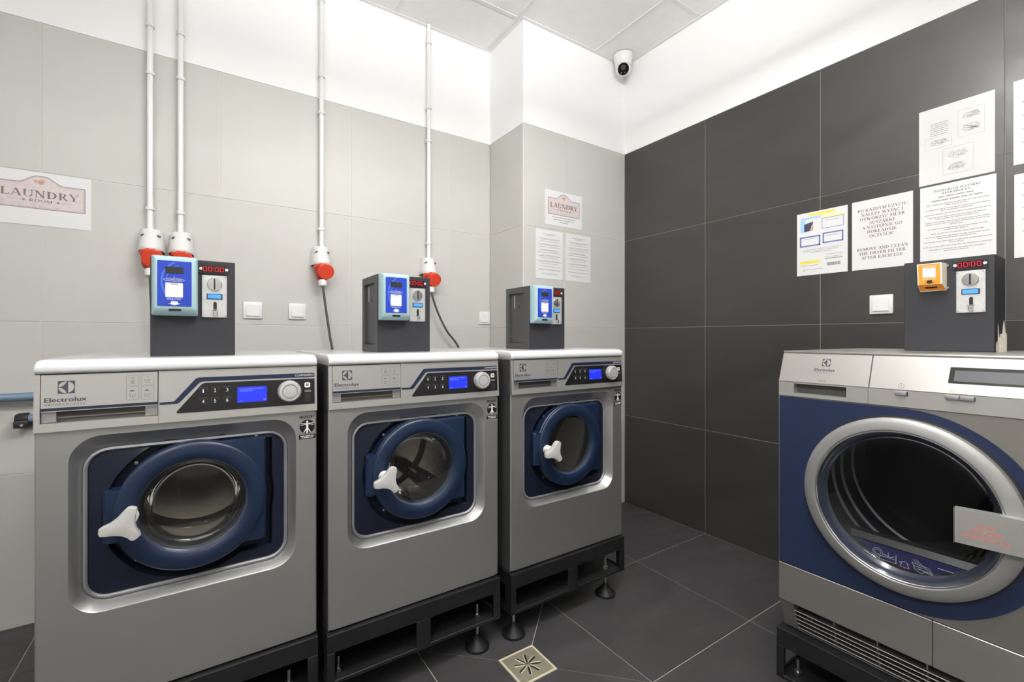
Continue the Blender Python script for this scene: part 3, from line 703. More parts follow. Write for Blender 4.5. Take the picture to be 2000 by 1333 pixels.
# ================================================================== COIN BOXES
def coin_common(t, off, dx, dzz, bw, bh, bd):
    """display and coin plate shared by both kinds; dx, dzz shift them"""
    X = lambda x: x + dx
    m = MB(); m.box(X(.1055), X(.1775), -.003, .001, .232+dzz, .257+dzz, .0008, 1); dp = m.build('time_display', 'black_plastic', t, off)
    m = MB(); m.box(X(.1145), X(.1675), -.0036, -.003, .2355+dzz, .2535+dzz); m.build('display_window', 'led_window', dp, off)
    m = MB()
    for i, x in enumerate((.1165, .1285, .1440, .1560)): seven_seg(m, '0', X(x), .238+dzz, .0085, .013, lambda z: -.0036, .0011)
    for z in (.2415, .2475): m.flat([(X(.1395), z+dzz), (X(.1412), z+dzz), (X(.1412), z+.0018+dzz), (X(.1395), z+.0018+dzz)], lambda z: -.0036, .0006)
    m.build('red_digits', 'led_red', dp, off)
    for x in (.1105, .1722): MB().lathe([(.0042, -.0028), (.0038, -.0052), (.002, -.0062), (.0, -.0064)], (X(x), 0, .2445+dzz), 'y', 14).build('screw', 'white_plastic', dp, off)
    m = MB(); m.box(X(.1130), X(.1730), -.004, .001, .108+dzz, .227+dzz, .001, 1); pl = m.build('coin_plate', 'steel_plate', t, off)
    m = MB(); m.lathe([(.0180, -.004), (.0178, -.0075), (.0165, -.009), (.0, -.0095)], (X(.143), 0, .2015+dzz), 'y', 36); dc = m.build('coin_disc', 'steel_disc', pl, off)
    m = MB(); m.box(X(.1412), X(.1448), -.0105, -.006, .187+dzz, .2165+dzz); m.build('coin_slot', 'drum_hole', dc, off)
    m = MB(); m.box(X(.1245), X(.1620), -.0065, -.004, .1595+dzz, .1750+dzz, .0006, 1); lf = m.build('plate_display_frame', 'navy_stripe', pl, off)
    m = MB(); m.box(X(.1270), X(.1590), -.0072, -.006, .1615+dzz, .1730+dzz); m.build('plate_display', 'lcd_small', lf, off)
    m = MB(); m.flat(rrect(X(.1402), X(.1485), .126+dzz, .152+dzz, .004, 5), lambda z: -.004, .0006); m.build('return_slot', 'drum_hole', pl, off)
    m = MB(); m.box(X(.1360), X(.1525), -.007, -.004, .1285+dzz, .1300+dzz); m.box(X(.1395), X(.1500), -.014, -.004, .113+dzz, .1265+dzz, .0015, 1); m.build('return_lever', 'steel_disc', pl, off)
    for x in (.1170, .1690):
        for z in (.112, .223): MB().lathe([(.0022, -.0038), (.002, -.0052), (.0, -.0056)], (X(x), 0, z+dzz), 'y', 10).build('plate_screw', 'zinc', pl, off)

def make_coin_box(label, loc):
    t = thing('coin_box', label, 'coin box', loc, 0, 'coin boxes on the washing machines')
    bw, bh, bd = .193, .268, .178; off = (0, 0, 0)
    m = MB(); m.box(.0085, bw, 0, bd, 0, bh, .0012, 1); m.box(.0, .010, 0, .020, .0005, bh-.0005); m.build('housing', 'coin_grey', t)
    m = MB(); e = .026                          # folded frame and inset door on the left side
    for y0, y1, z0, z1 in ((0, bd, bh-e, bh), (0, bd, 0, e), (bd-e, bd, e, bh-e), (0, .040, e, bh-e)): m.box(-.0012, .0086, y0+(.0002 if y0 == 0 else 0), y1, z0, z1)
    m.build('side_frame', 'coin_side', t)
    d = MB().box(.0066, .0088, .044, bd-e-.004, e+.003, bh-e-.003).build('side_door', 'coin_side', t)
    MB().lathe([(.0052, .0), (.0048, -.002), (.0, -.0024)], (.0068, .085, .185), 'x', 14).build('door_lock', 'black_plastic', d)
    MB().box(.0060, .0068, .118, .121, .18, .235).build('scratch', 'white_plastic', d)
    coin_common(t, off, 0, 0, bw, bh, bd)
    # contactless reader
    R0 = [(.0045, .2695), (.0045, .108), (.1045, .108), (.1045, .2695)]
    x0, x1, z0, z1 = .003, .1045, .1105, .2705
    lp = lambda P, d: [(x, d, z) for x, z in P]
    m = MB(); m.loft([lp(rrect(x0, x1, z0, z1, .004, 4), -.0002), lp(rrect(x0, x1, z0, z1, .004, 4), -.018), lp(rrect(x0+.006, x1-.003, z0+.012, z1-.003, .005, 4), -.034), lp(rrect(x0+.010, x1-.007, z0+.020, z1-.008, .005, 4), -.037)], True, True)
    rd = m.build('card_reader', 'aqua', t, sharp=40)
    P = lambda z: -.037
    m = MB(); m.prism(rrect(.0165, .0905, .1345, .2555, .002, 3), -.0378, -.0366); sk = m.build('reader_sticker', 'sticker_blue', rd)
    m = MB(); c = (.075, .20)
    for r, w in ((.058, .0045), (.047, .002)): m.line([(c[0] + r*math.cos(a)*.85, c[1] + r*math.sin(a)) for a in [math.radians(110 + 140*i/20) for i in range(21)] if .018 < c[0] + r*math.cos(a)*.85 < .089 and .137 < c[1] + r*math.sin(a) < .253], w, lambda z: -.0378, .0003)
    m.build('sticker_swirl', 'sticker_blue_pale', sk)
    MB().box(.0335, .0725, -.0392, -.0372, .2225, .2400, .0005, 1).build('reader_screen', 'black_plastic', rd)
    Q = lambda z: -.0378
    m = MB(); m.line(circ(.052, .2050, .0225, 28, rz=.0042), .0006, Q, .0006, True); put_text(m, 'COMESTERO', .0375, .0690, .2030, .0042, Q, .0006); m.line([(.052, .209), (.053, .2145)], .0008, Q, .0006)
    put_text(m, 'PAY & START', .0365, .0685, .1515, .0045, Q, .0006)
    m.flat([(.0455, .1475), (.0605, .1475), (.0605, .1425), (.0665, .1415), (.053, .1370), (.0395, .1415), (.0455, .1425)], Q, .0006); m.build('sticker_print', 'print_white', sk)
    m = MB(); m.flat(rrect(.0335, .0715, .1585, .1970, .002, 3), Q, .0005); qp = m.build('code_label', 'paper', sk)
    m = MB(); put_text(m, '3050', .0445, .0605, .1915, .0042, Q, .0009); m.build('code_number', 'ink', qp)
    m = MB(); m.box(.0405, .0675, -.0372, -.026, .1215, .1278); m.build('card_slot', 'fascia_black', rd)
    return t
CB = [(-.126, 1.55, 1.0872), (.483, 1.55, 1.0872), (1.124, 1.55, 1.0872)]
c1 = make_coin_box('grey coin box with blue card reader on the leftmost washing machine', CB[0])
copy_tree(c1, CB[1], 0, 'grey coin box with blue card reader on the middle washing machine')
copy_tree(c1, CB[2], 0, 'grey coin box with blue card reader on the washing machine by the pier')

def make_dryer_coin_box(label, loc):
    t = thing('coin_box', label, 'coin box', loc, -PI/2, None)
    m = MB(); m.box(0, .196, 0, .128, 0, .270, .0012, 1); m.build('housing', 'coin_grey', t)
    coin_common(t, (0, 0, 0), .006, .003, .196, .27, .13)
    lp = lambda P, d: [(x, d, z) for x, z in P]
    m = MB(); m.loft([[(.0385, 0, .257), (.0385, 0, .178), (.0985, 0, .178), (.0985, 0, .257)], [(.0385, -.030, .2585), (.041, -.032, .196), (.0955, -.032, .196), (.0935, -.030, .2585)]], True, True)
    rd = m.build('code_reader', 'sticker_cream', t)
    S = lambda z: -.0305 - .002*(.2585-z)/.0625
    m = MB(); m.flat([(.0435, .1970), (.0925, .1970), (.0905, .2560), (.0415, .2560)], S, .0008); sk = m.build('reader_sticker', 'sticker_orange', rd)
    low = lambda z: -.032 + .032*(.196-z)/.018*.9
    m = MB(); m.flat([(.0425, .1955), (.0945, .1955), (.0970, .1800), (.0400, .1800)], low, .0010); m.build('sticker_lower', 'sticker_orange', rd)
    m = MB(); m.flat([(.0525, .2170), (.0815, .2170), (.0810, .2450), (.0520, .2450)], S, .0012); qp = m.build('code_label', 'paper', sk)
    m = MB(); put_text(m, '3050', .0605, .0735, .2405, .0034, S, .0016); m.build('code_number', 'ink', qp)
    m = MB(); put_text(m, 'COMESTERO', .0510, .0820, .2475, .0040, S, .0012); put_text(m, 'PAY & START', .0515, .0825, .2110, .0036, S, .0012); m.build('sticker_print', 'print_white', sk)
    m = MB(); m.flat([(.0620, .2085), (.0740, .2085), (.0740, .2030), (.0795, .2020), (.068, .1980), (.0565, .2020), (.0620, .2030)], S, .0012); m.flat([(.0545, .1895), (.0825, .1895), (.0815, .1855), (.0555, .1855)], low, .0016); m.build('sticker_arrow', 'fascia_black', sk)
    for z in (.185, .250): MB().lathe([(.003, 0), (.003, -.006), (0, -.006)], (.1015, 0, z), 'y', 10).build('bolt', 'zinc', t)
    return t
make_dryer_coin_box('grey coin box with a small orange code reader on top of the dryer', (1.80, .500, 1.0982))

# ================================================================== DRYER
def make_dryer(label, loc):
    t = thing('tumble_dryer', label, 'dryer', loc, -PI/2); off = (W/2, 0, ZB); C = (.2975, .7195)
    lp = lambda P, d: [(x, d, z) for x, z in P]
    b = MB(); b.box(0, .004, .034, .61, ZB, 1.090); b.box(W-.004, W, .034, .61, ZB, 1.090); b.box(.004, W-.004, .602, .61, ZB, 1.09); b.box(.004, W-.004, .03, .602, ZB, ZB+.004)
    b.loft([[(0, .034, .345), (0, .0015, .345), (0, .0015, 1.006), (0, .031, 1.090), (0, .034, 1.090)], [(.003, .034, .345), (.003, .0015, .345), (.003, .0015, 1.006), (.003, .031, 1.090), (.003, .034, 1.090)]], True, True)
    b.build('cabinet', 'brushed_dark', t, off)
    MB().box(0, W, .030, .61, 1.0895, 1.0975, .002, 2).build('top_plate', 'brushed', t, off)
    sd = lambda z: .031*(z-1.0065)/.084
    def slab(x0, x1, z0, z1, mb, bk=.03):
        mb.loft([[(x0, sd(z0)+bk, z0), (x1, sd(z0)+bk, z0), (x1, sd(z1)+bk, z1), (x0, sd(z1)+bk, z1)], [(x0, sd(z0), z0), (x1, sd(z0), z0), (x1, sd(z1), z1), (x0, sd(z1), z1)]], True, True)
    m = MB(); slab(.001, .2262, 1.0068, 1.0905, m); dr = m.build('condenser_drawer', 'brushed', t, off)
    m = MB(); slab(.2292, W, 1.0068, 1.0905, m); pn = m.build('control_panel', 'brushed', t, off)
    m = MB(); slab(.2262, .2292, 1.0068, 1.0905, m, .02); m.xf(Matrix.Translation((0, .002, 0))); m.build('panel_seam', 'seam', t, off)
    brand_logo(dr, .1205, 1.0660, .021, sd, off, 'logo_dark', 'brushed', .0935, .1445, 1.0415, .0085, 1.0365, .0026)
    m = MB(); put_words(m, .107, .127, 1.0135, .0022, sd, random.Random(2)); m.build('small_print', 'print_grey', dr, off)
    # band below the slanted panel
    band = MB(); z0, z1 = .9635, 1.0055
    for x0, x1, a, c in ((.001, .043, z0, z1), (.177, .2258, z0, z1), (.043, .177, z0, .9735), (.043, .177, 1.0018, z1), (.2266, W, z0, z1)): band.box(x0, x1, 0, .03, a, c)
    bd = band.build('button_band', 'silver_light', t, off)
    m = MB(); m.box(.043, .177, .022, .028, .9735, 1.0018); m.build('drawer_grip', 'recess_shade', t, off)
    for i, (x0, x1) in enumerate(((.2830, .3070), (.3780, .4025), (.4030, .4275))):
        m = MB(); m.box(x0, x1, -.006, .001, .9925, 1.0025, .002, 2); m.build('push_button', 'silver_rim', bd, off)
        MB().box(x1+.0002, x1+.0016, -.003, .001, .9925, 1.0025).build('button_gap', 'black_plastic', bd, off)
    m = MB(); m.line(circ(.295, 1.0165, .0058, 20), .0010, sd, .0006, True); m.line([(.295, 1.0145), (.295, 1.0185)], .0012, sd, .0006)
    for x in (.391, .416): m.line([(x-.004, 1.0105), (x+.004, 1.0105), (x+.004, 1.0165), (x-.004, 1.0165)], .0006, sd, .0006, True)
    m.build('panel_icons', 'print_grey', pn, off)
    m = MB(); m.flat([(.3805, 1.0305), (.562, 1.0305), (.562, 1.0680), (.3825, 1.0680)], sd, .0008); ds = m.build('display_frame', 'display_dark', pn, off)
    m = MB(); m.flat([(.3900, 1.0355), (.552, 1.0355), (.552, 1.0605), (.3915, 1.0605)], sd, .0014); m.build('display', 'display_grey', ds, off)
    # silver front and blue panel, both with the porthole
    a2 = [2*PI*i/160 for i in range(160)]; BZ = .7095
    def ringed(shape, d, mt, name, hole=.19, z0=.4575, z1=.9620):
        rect = [(.001, z0), (W, z0), (W, z1), (.001, z1)]
        angs = sorted(a2 + [math.atan2(z-C[1], x-C[0]) % (2*PI) for x, z in rect])
        m = MB(); L = radial(C, angs, shape or rect); H = radial(C, angs, lambda a: hole)
        m.loft([lp(L, d+.006), lp(L, d), lp(H, d), lp(H, d+.03)]); return m.build(name, mt, t, off)
    ringed(None, .0035, 'brushed_front', 'front_panel')
    blue = [(.002, .4590)] + circ(.2975, BZ, .2505, 48, -PI/2, PI/2) + [(.002, .9600)]
    ringed(blue, .0, 'blue_dryer', 'blue_panel')
    # lower panels and grille
    MB().box(.001, .3542, 0, .02, .3450, .4560, .001, 1).build('lower_panel', 'brushed', t, off)
    MB().box(.3555, W, 0, .02, .3450, .4560, .001, 1).build('lower_panel', 'brushed', t, off)
    gr = MB(); gr.loft([[(.001, .004, .344), (.041, .004, .344), (.041, .03, .344), (.001, .03, .344)], [(.012, .024, .262), (.045, .024, .262), (.045, .05, .262), (.012, .05, .262)]], True, True); gr.build('grille_cheek', 'brushed_dark', t, off)
    MB().box(.03, W-.03, .040, .044, .258, .345).build('grille_back', 'drum_hole', t, off)
    for i, z in enumerate((.3235, .3095, .2955, .2815, .2675)):
        dd = .006 + .0045*i; m = MB(); m.loft([[(x, dd, z), (x, dd+.0008, z+.0018), (x, dd+.030, z-.0010), (x, dd+.030, z-.0025)] for x in (.041, W-.041)], True, True); m.build('grille_slat', 'brushed', t, off)
    for x in (.14, .24, .34, .44):
        m = MB(); m.loft([[(x, .012, .342), (x+.003, .012, .342), (x+.003, .034, .342), (x, .034, .342)], [(x, .034, .262), (x+.003, .034, .262), (x+.003, .042, .262), (x, .042, .262)]], True, True); m.build('grille_rib', 'brushed_dark', t, off)
    # door
    d = MB(); d.lathe([(.2165, .000), (.2175, -.016), (.2163, -.0215), (.2125, -.0250), (.2050, -.0275), (.1920, -.0300), (.1880, -.0300), (.1855, -.027)], (C[0], 0, C[1]), 'y', 112)
    dring = d.build('door_ring', 'ring_silver', t, off)
    MB().lathe([(.2215, .0003), (.2215, -.002), (.2160, -.002)], (C[0], 0, C[1]), 'y', 96).build('door_shadow_gap', 'black_plastic', dring, off)
    MB().lathe([(.1860, -.0255), (.1850, -.0285), (.1830, -.0285), (.1822, -.024)], (C[0], 0, C[1]), 'y', 112).build('inner_lip', 'steel_disc', dring, off)
    MB().lathe([(.1823, -.0245), (.178, -.014), (.172, -.004), (.166, .002)], (C[0], 0, C[1]), 'y', 112).build('glass_band', 'dryer_band', dring, off)
    MB().lathe([(.1662, .0018), (.160, .006), (.130, .012), (.08, .0165), (.0, .018)], (C[0], 0, C[1]), 'y', 96).build('door_glass', 'dryer_glass', dring, off)
    hx0, hx1, hz0, hz1 = .4070, .5130, .681, .7585
    m = MB(); m.loft([[(hx0, y, hz0), (hx1, y2, hz0), (hx1, y2, hz1), (hx0, y, hz1)] for y, y2 in ((-.045, -.020), (-.060, -.044))], True, True)
    hd = m.build('door_handle', 'silver_light', dring, off)
    hdf = lambda z: 0
    def on_handle(mb):                       # lay print on the slightly turned handle plate
        mb.v = [(x, -.060 + .016*(x-hx0)/(hx1-hx0) - .0006, z) for x, y, z in mb.v]; return mb
    m = MB(); put_text(m, 'CLEAN', .4390, .4690, .7235, .0085, zero); put_text(m, 'THE FILTER', .4290, .4800, .7105, .0085, zero); put_text(m, 'AFTER EACH USE', .4160, .4900, .6975, .0085, zero)
    on_handle(m).build('handle_text', 'ink_red', hd, off)
    m = MB(); m.loft([[(x, y, hz0-.0015), (x+.002, y+.0005, hz0-.0015), (x+.002, y+.0005, hz1+.0015), (x, y, hz1+.0015)] for x, y in ((hx0-.0022, -.0605), (hx0-.0022, -.046))], True, True); m.build('handle_edge', 'steel_disc', hd, off)
    # inside
    MB().lathe([(.191, .028), (.200, .036), (.245, .06), (.248, .25), (.245, .50), (.0, .505)], (C[0], 0, C[1]), 'y', 96).build('drum', 'drum_dark', t, off)
    for y, r in ((.235, .2475), (.300, .2475), (.385, .2470)):
        MB().lathe([(r, y), (r-.007, y+.003), (r-.007, y+.007), (r, y+.010)], (C[0], 0, C[1]), 'y', 96).build('drum_rib', 'drum_rib_steel', t, off)
    sill = MB(); sill.loft([[(C[0]-w, y, z), (C[0]+w, y, z)] for w, y, z in ((.118, .032, .592), (.128, .045, .606), (.14, .075, .606), (.14, .10, .56))], closed=False); sill.build('filter_sill', 'black_plastic', t, off)
    zc = .592; a = math.asin((zc-C[1])/.1655); seg = [(C[0]+.1655*math.cos(q), C[1]+.1655*math.sin(q)) for q in [PI-a + (2*a - PI + 2*PI)*i/28 for i in range(29)]]
    m = MB(); m.prism(seg, .020, .026); fl = m.build('filter_flap', 'navy_flap', t, off)
    FD = lambda z: .020; m = MB(); q = lambda x, z: (C[0] + x, .553 + z)
    fx = lambda L, w=.0011, c=False: m.line([q(*p) for p in L], w, FD, .0006, c)
    m.line(circ(C[0]-.0565, .5735, .0105, 18), .0010, FD, .0006, True); m.line(circ(C[0]-.0565, .5735, .0065, 14), .0010, FD, .0006, True)
    fx([(-.070, .013), (-.052, .004), (-.018, .004), (-.018, .026)]); fx([(-.052, .004), (-.052, .013), (-.018, .013)]); fx([(-.044, .019), (-.036, .016), (-.028, .016), (-.022, .020)], .0016); fx([(-.034, .016), (-.034, .026)])
    fx([(-.010, .0015), (-.006, .012), (-.0115, .012), (.0005, .0165), (.008, .012), (.004, .012), (.008, .0015)], .0010, True)
    fx([(.014, .022), (.020, .006), (.030, .000), (.040, .006), (.056, .003), (.044, .012), (.036, .018), (.022, .020)], .0012, True); fx([(.018, .014), (.034, .014)], .0012); fx([(.024, .009), (.044, .008)], .0016); fx([(.016, .029), (.026, .022)]); fx([(.022, .031), (.034, .020)]); fx([(.036, .020), (.046, .018), (.052, .009)])
    m.build('flap_drawing', 'print_white', fl, off)
    m = MB(); put_words(m, C[0]+.062, C[0]+.092, .5785, .0018, FD, random.Random(4), .0006); m.build('flap_text', 'print_white', fl, off)
    return t
make_dryer('silver and blue tumble dryer with large round glass door at the dark tiled wall', (DRX, DRY - W/2, ZB))

# scrap of plastic behind the dryer's coin box
m = MB(); rng = random.Random(11)
pts = [(1.8030, .3020, .025), (1.8085, .2995, .032), (1.8110, .3000, .080), (1.8140, .2985, .030), (1.8170, .2960, .050), (1.8230, .2935, .051), (1.8270, .2915, .089), (1.8310, .2900, .055), (1.8350, .2880, .050)]
m.loft([[(x, y, 1.0978) for x, y, h in pts], [(x + rng.uniform(-.002, .002), y, 1.0978 + h*.5) for x, y, h in pts], [(x, y, 1.0978 + h) for x, y, h in pts]], closed=False)
m.v += [(x + .0012, y - .0012, z) for x, y, z in m.v]; k = len(m.v)//2; m.f += [[i + k for i in f] for f in m.f]
tag(m.build('plastic_scrap', 'bag'), 'crumpled cream plastic scrap standing beside the coin box on the dryer', 'plastic scrap')

# ================================================================== ELECTRICS ON THE WALLS
PY = YL - .030
def conduit(x, label, clips, z0=1.598):
    t = thing('cable_conduit', label, 'conduit', (x, PY, z0), 0, 'white cable conduits on the left wall')
    MB().lathe([(.0112, 0), (.0112, 3.003 - z0)], (0, 0, 0), 'z', 20, True, True).build('pipe', 'white_pipe', t)
    for z in clips:
        m = MB(); m.lathe([(.0112, -.008), (.0165, -.007), (.0175, 0), (.0165, .007), (.0112, .008)], (0, 0, z-z0), 'z', 20); m.box(-.012, .012, .004, .0298, z-z0-.006, z-z0+.006, .001, 1); m.build('clip', 'white_plastic', t)
conduit(-.208, 'white cable conduit nearest the left laundry room sign', (1.701, 2.293, 2.502, 2.90))
conduit(-.100, 'white cable conduit just right of the first one, above the leftmost coin box', (1.698, 2.303, 2.505, 2.90))
conduit(.497, 'white cable conduit above the gap between the leftmost and middle washing machines', (1.704, 2.313, 2.505, 2.90))
conduit(1.098, 'white cable conduit closest to the wall pier', (1.70, 2.310, 2.505, 2.895))

def make_socket(label, loc):
    t = thing('power_socket', label, 'power socket', loc, 0, 'industrial power sockets')
    def sec(w, d, z, tilt=0.0, n=20):           # rounded D section against the wall (y=0 at the wall, room is -y)
        pts = [(-w, 0.0)] + [(-w*math.cos(PI*i/n)**1 if True else 0, -d*(math.sin(PI*i/n)**.62)) for i in range(1, n)] + [(w, 0.0)]
        return [(x, y, z + tilt*(-y)/max(d, 1e-6)) for x, y in pts]
    m = MB(); m.loft([sec(.034, .050, .1000), sec(.040, .064, .0965), sec(.0425, .074, .070), sec(.0465, .090, .020), sec(.0480, .094, .006, .004), sec(.0455, .090, .000, .004), sec(.043, .086, .020)], True, True)
    h = m.build('housing', 'white_plastic', t, sharp=50)
    for s in (-1, 1):
        m = MB(); m.box(s*.029-.0065, s*.029+.0065, -.0735, -.058, .0655, .0705, .001, 1); M = Matrix.Translation((s*.029, -.07, .068)) @ Matrix.Rotation(s*.5, 4, 'Y') @ Matrix.Translation((-s*.029, .07, -.068)); m.xf(M); m.build('screw_slot', 'slot_dark', h)
    R = Matrix.Translation((0, -.047, .012)) @ Matrix.Rotation(math.radians(-14), 4, 'X')
    m = MB(); m.lathe([(.030, -.004), (.0385, -.008), (.0395, -.022), (.036, -.030)], (0, 0, 0), 'z', 28, False, True); m.xf(R); m.build('socket_collar', 'red_plastic', t)
    m = MB(); m.box(-.017, .017, -.0425, -.034, -.030, -.008, .003, 1); m.xf(R); m.build('hinge', 'red_plastic', t)
    m = MB(); m.lathe([(.0036, 0), (.0036, -.004), (.0, -.004)], (-.006, -.0420, -.019), 'y', 10); m.xf(R); m.build('hinge_pin', 'red_dark', t)
    L = Matrix.Translation((.010, -.106, -.038)) @ Matrix.Rotation(math.radians(22), 4, 'X')
    m = MB(); m.lathe([(.034, .014), (.0385, .010), (.0395, .002), (.037, -.002), (.0, -.003)], (0, 0, 0), 'y', 36, True); m.xf(L); m.build('socket_lid', 'red_plastic', t)
    return t
def make_plug(label, loc, path):
    t = thing('power_plug', label, 'power plug', loc, 0, 'plugs with cables')
    R = Matrix.Translation((0, -.047, .012)) @ Matrix.Rotation(math.radians(-14), 4, 'X')
    m = MB(); m.lathe([(.033, -.0305), (.034, -.045), (.032, -.070), (.026, -.085), (.018, -.092)], (0, 0, 0), 'z', 28, True, True); m.xf(R); m.build('plug_body', 'red_dark', t)
    m = MB(); m.lathe([(.017, -.0925), (.0205, -.096), (.0205, -.112), (.0185, -.125), (.009, -.128)], (0, 0, 0), 'z', 12, True, True); m.xf(R); m.build('gland', 'white_plastic', t)
    st = R @ Vector((0, 0, -.127)); pts = [tuple(st)] + path
    P = [Vector(p) for p in pts]; sm = []
    for i in range(len(P)-1):
        p0, p1, p2, p3 = P[max(i-1, 0)], P[i], P[i+1], P[min(i+2, len(P)-1)]
        for k in range(8):
            q = k/8; sm.append(.5*((2*p1) + (p2-p0)*q + (2*p0-5*p1+4*p2-p3)*q*q + (3*p1-p0-3*p2+p3)*q**3))
    sm.append(P[-1]); MB().tube(sm, .0062, 10).build('cable', 'cable', t)
    return t
SX = [-.203, -.097, .494, 1.094]
SL = ['white and red power socket nearest the left laundry room sign', 'white and red power socket partly hidden behind the leftmost coin box', 'white and red power socket left of the middle coin box, grey cable below', 'white and red power socket behind the right side of the middle coin box']
PLB = ['red plug in the socket nearest the left laundry room sign', 'red plug hidden behind the leftmost coin box', 'red plug with grey cable running down left of the middle coin box', 'red plug whose grey cable slants right towards the pier']
DN = [[(.004, -.066, -.25), (.02, -.06, -.45), (.03, -.05, -.80)], [(.004, -.066, -.25), (.01, -.06, -.45), (.02, -.05, -.80)], [(.016, -.066, -.22), (.038, -.062, -.37), (.055, -.058, -.49), (.07, -.05, -.85)], [(.040, -.066, -.21), (.105, -.062, -.33), (.185, -.060, -.43), (.25, -.05, -.60), (.26, -.05, -.85)]]
so = make_socket(SL[0], (SX[0], YL, 1.510))
for i in range(1, 4): copy_tree(so, (SX[i], YL, 1.510), 0, SL[i])
for i in range(4): make_plug(PLB[i], (SX[i], YL, 1.510), DN[i])

def make_switch(label, loc, rz):
    t = thing('light_switch', label, 'switch', loc, rz, 'white wall switches')
    MB().box(-.041, .041, -.009, 0, -.041, .041, .003, 2).build('plate', 'white_plastic', t)
    m = MB(); m.loft([[(-.028, -.0088, -.028), (.028, -.0088, -.028), (.028, -.0088, .028), (-.028, -.0088, .028)], [(-.0275, -.0145, -.0275), (.0275, -.0145, -.0275), (.0275, -.0105, .0275), (-.0275, -.0105, .0275)]], True, True); m.build('rocker', 'white_plastic', t)
    return t
sw = make_switch('white wall switch just right of the leftmost coin box', (.185, YL, 1.2705), 0)
copy_tree(sw, (.385, YL, 1.2710), 0, 'white wall switch left of the hanging grey cable')
copy_tree(sw, (1.4975, YL, 1.2630), 0, 'white wall switch in the corner beside the wall pier')
copy_tree(sw, (XR, .7415, 1.2790), -PI/2, 'white wall switch on the dark tiled wall')

# ================================================================== NOTICES
def sheet(name, label, w, h, loc, rz, mt='paper', group=None, tilt=0.0):
    o = MB().box(-w/2, w/2, -.0016, -.0004, -h/2, h/2).build(name, mt)
    o.location = loc; o.rotation_euler = (0, tilt, rz); tag(o, label, 'notice', group); return o
PD = lambda z: -.0016
def sign_print(o, w, zb, zt, peak, x0, x1, z_l, h_l, text_mat='ink_sign'):
    cx = (x0+x1)/2; hw = (x1-x0)/2; ar = (peak-zt)
    def out(k):
        a = .072*w/.297*1.0
        pts = [(x0+k, zb+k), (x1-k, zb+k), (x1-k, zt-k)]
        rb, rt = a*.95, a*.60
        cur = []
        for i in range(13):
            q = i/12; x = rb*(1 - q); y = .5 - .5*math.cos(PI*min(1, max(0, q*1.15)))
            cur.append((x, y))
        for x, y in cur: pts.append((cx + x*(1 - k/(rb*2)) , zt - k + ar*y))
        for x, y in cur[::-1][1:]: pts.append((cx - x*(1 - k/(rb*2)), zt - k + ar*y))
        pts.append((x0+k, zt-k)); return pts
    MB().flat(out(0), PD, .0003).build('sign_frame', 'sign_frame', o)
    MB().flat(out(.0035), PD, .0005).build('sign_field', 'sign_pink', o)
    MB().line(out(.0058), .0008, PD, .0007, True).build('sign_line', 'sign_frame', o)
    m = MB(); rng = random.Random(9)
    for i in range(12):
        a = rng.uniform(0, 2*PI); r = rng.uniform(0, .35)*ar
        m.flat(circ(cx + r*1.5*math.cos(a), zt + ar*.25 + r*1.5*math.sin(a)*.9, rng.uniform(.12, .26)*ar, 7), PD, .0008 + i*.00002)
    m.build('sign_flower', 'flower', o)
    tw = (x1-x0)*.86
    m = MB(); put_serif(m, 'LAUNDRY', cx - tw/2, cx + tw/2, z_l, h_l, PD, .0010)
    put_serif(m, 'ROOM', cx - tw*.15, cx + tw*.15, z_l - h_l*.62, h_l*.36, PD, .0010)
    for s in (-1, 1):
        m.line([(cx + s*tw*.20, z_l - h_l*.46), (cx + s*tw*.42, z_l - h_l*.46)], .0009, PD, .0010)
        m.flat([(cx + s*tw*.19, z_l - h_l*.46), (cx + s*tw*.225, z_l - h_l*.32), (cx + s*tw*.235, z_l - h_l*.46), (cx + s*tw*.225, z_l - h_l*.60)], PD, .0010)
    m.build('sign_text', text_mat, o)
    m = MB(); rng = random.Random(12)
    for i in range(26):
        x = rng.uniform(x0+.01, x1-.01); z = zb + .004 + abs(rng.gauss(0, .008)); w_ = rng.uniform(.002, .012)
        m.flat([(x, z), (x+w_, z+rng.uniform(-.0005, .0005)), (x+w_*.8, z+.001), (x+w_*.1, z+.0012)], PD, .0007)
    m.build('sign_wear', 'sign_frame', o)
o = sheet('laundry_sign', 'large white sign sheet with pink LAUNDRY ROOM plaque at the left edge', .297, .2125, (-.404-.1485, YL, 1.6910), 0)
sign_print(o, .297, -.0405, .0625, .0930, -.1320, .1310, .0055, .0280)
o = sheet('laundry_sign', 'small white sign sheet with pink LAUNDRY ROOM plaque on the wall pier', .298, .213, (1.8505, YP, 1.9340), 0)
sign_print(o, .298, -.0415, .0620, .0930, -.1270, .1310, .0040, .0290, 'ink_sign_dark')
m = MB(); rng = random.Random(21)
for z, a in ((-.058, .095), (-.072, .085), (-.086, .035)): put_words(m, -a, a, z, .0050, PD, rng)
m.build('small_print', 'ink_light', o)

def text_sheet(label, w, h, loc, rz, rows, seed, mt='ink_light', name='notice_sheet', tilt=0.0):
    o = sheet(name, label, w, h, loc, rz, tilt=tilt); m = MB(); rng = random.Random(seed)
    for z, a, hh in rows: put_words(m, -a, a, z, hh, PD, rng)
    m.build('printed_text', mt, o); return o
rows = [(.122, .055, .0034), (.115, .028, .0034)] + [(.100 - .0112*i - (.006 if i % 3 == 0 else 0), (.085, .062, .075, .09, .070)[i % 5], .0026) for i in range(16)] + [(-.095, .085, .0036), (-.118, .058, .0030), (-.124, .02, .0026)]
text_sheet('white text notice on the pier, left one below the laundry sign', .210, .298, (1.7365, YP, 1.6420), 0, rows, 31)
text_sheet('white text notice on the pier, right one below the laundry sign', .211, .298, (1.9705, YP, 1.6420), 0, rows, 32, tilt=.008)

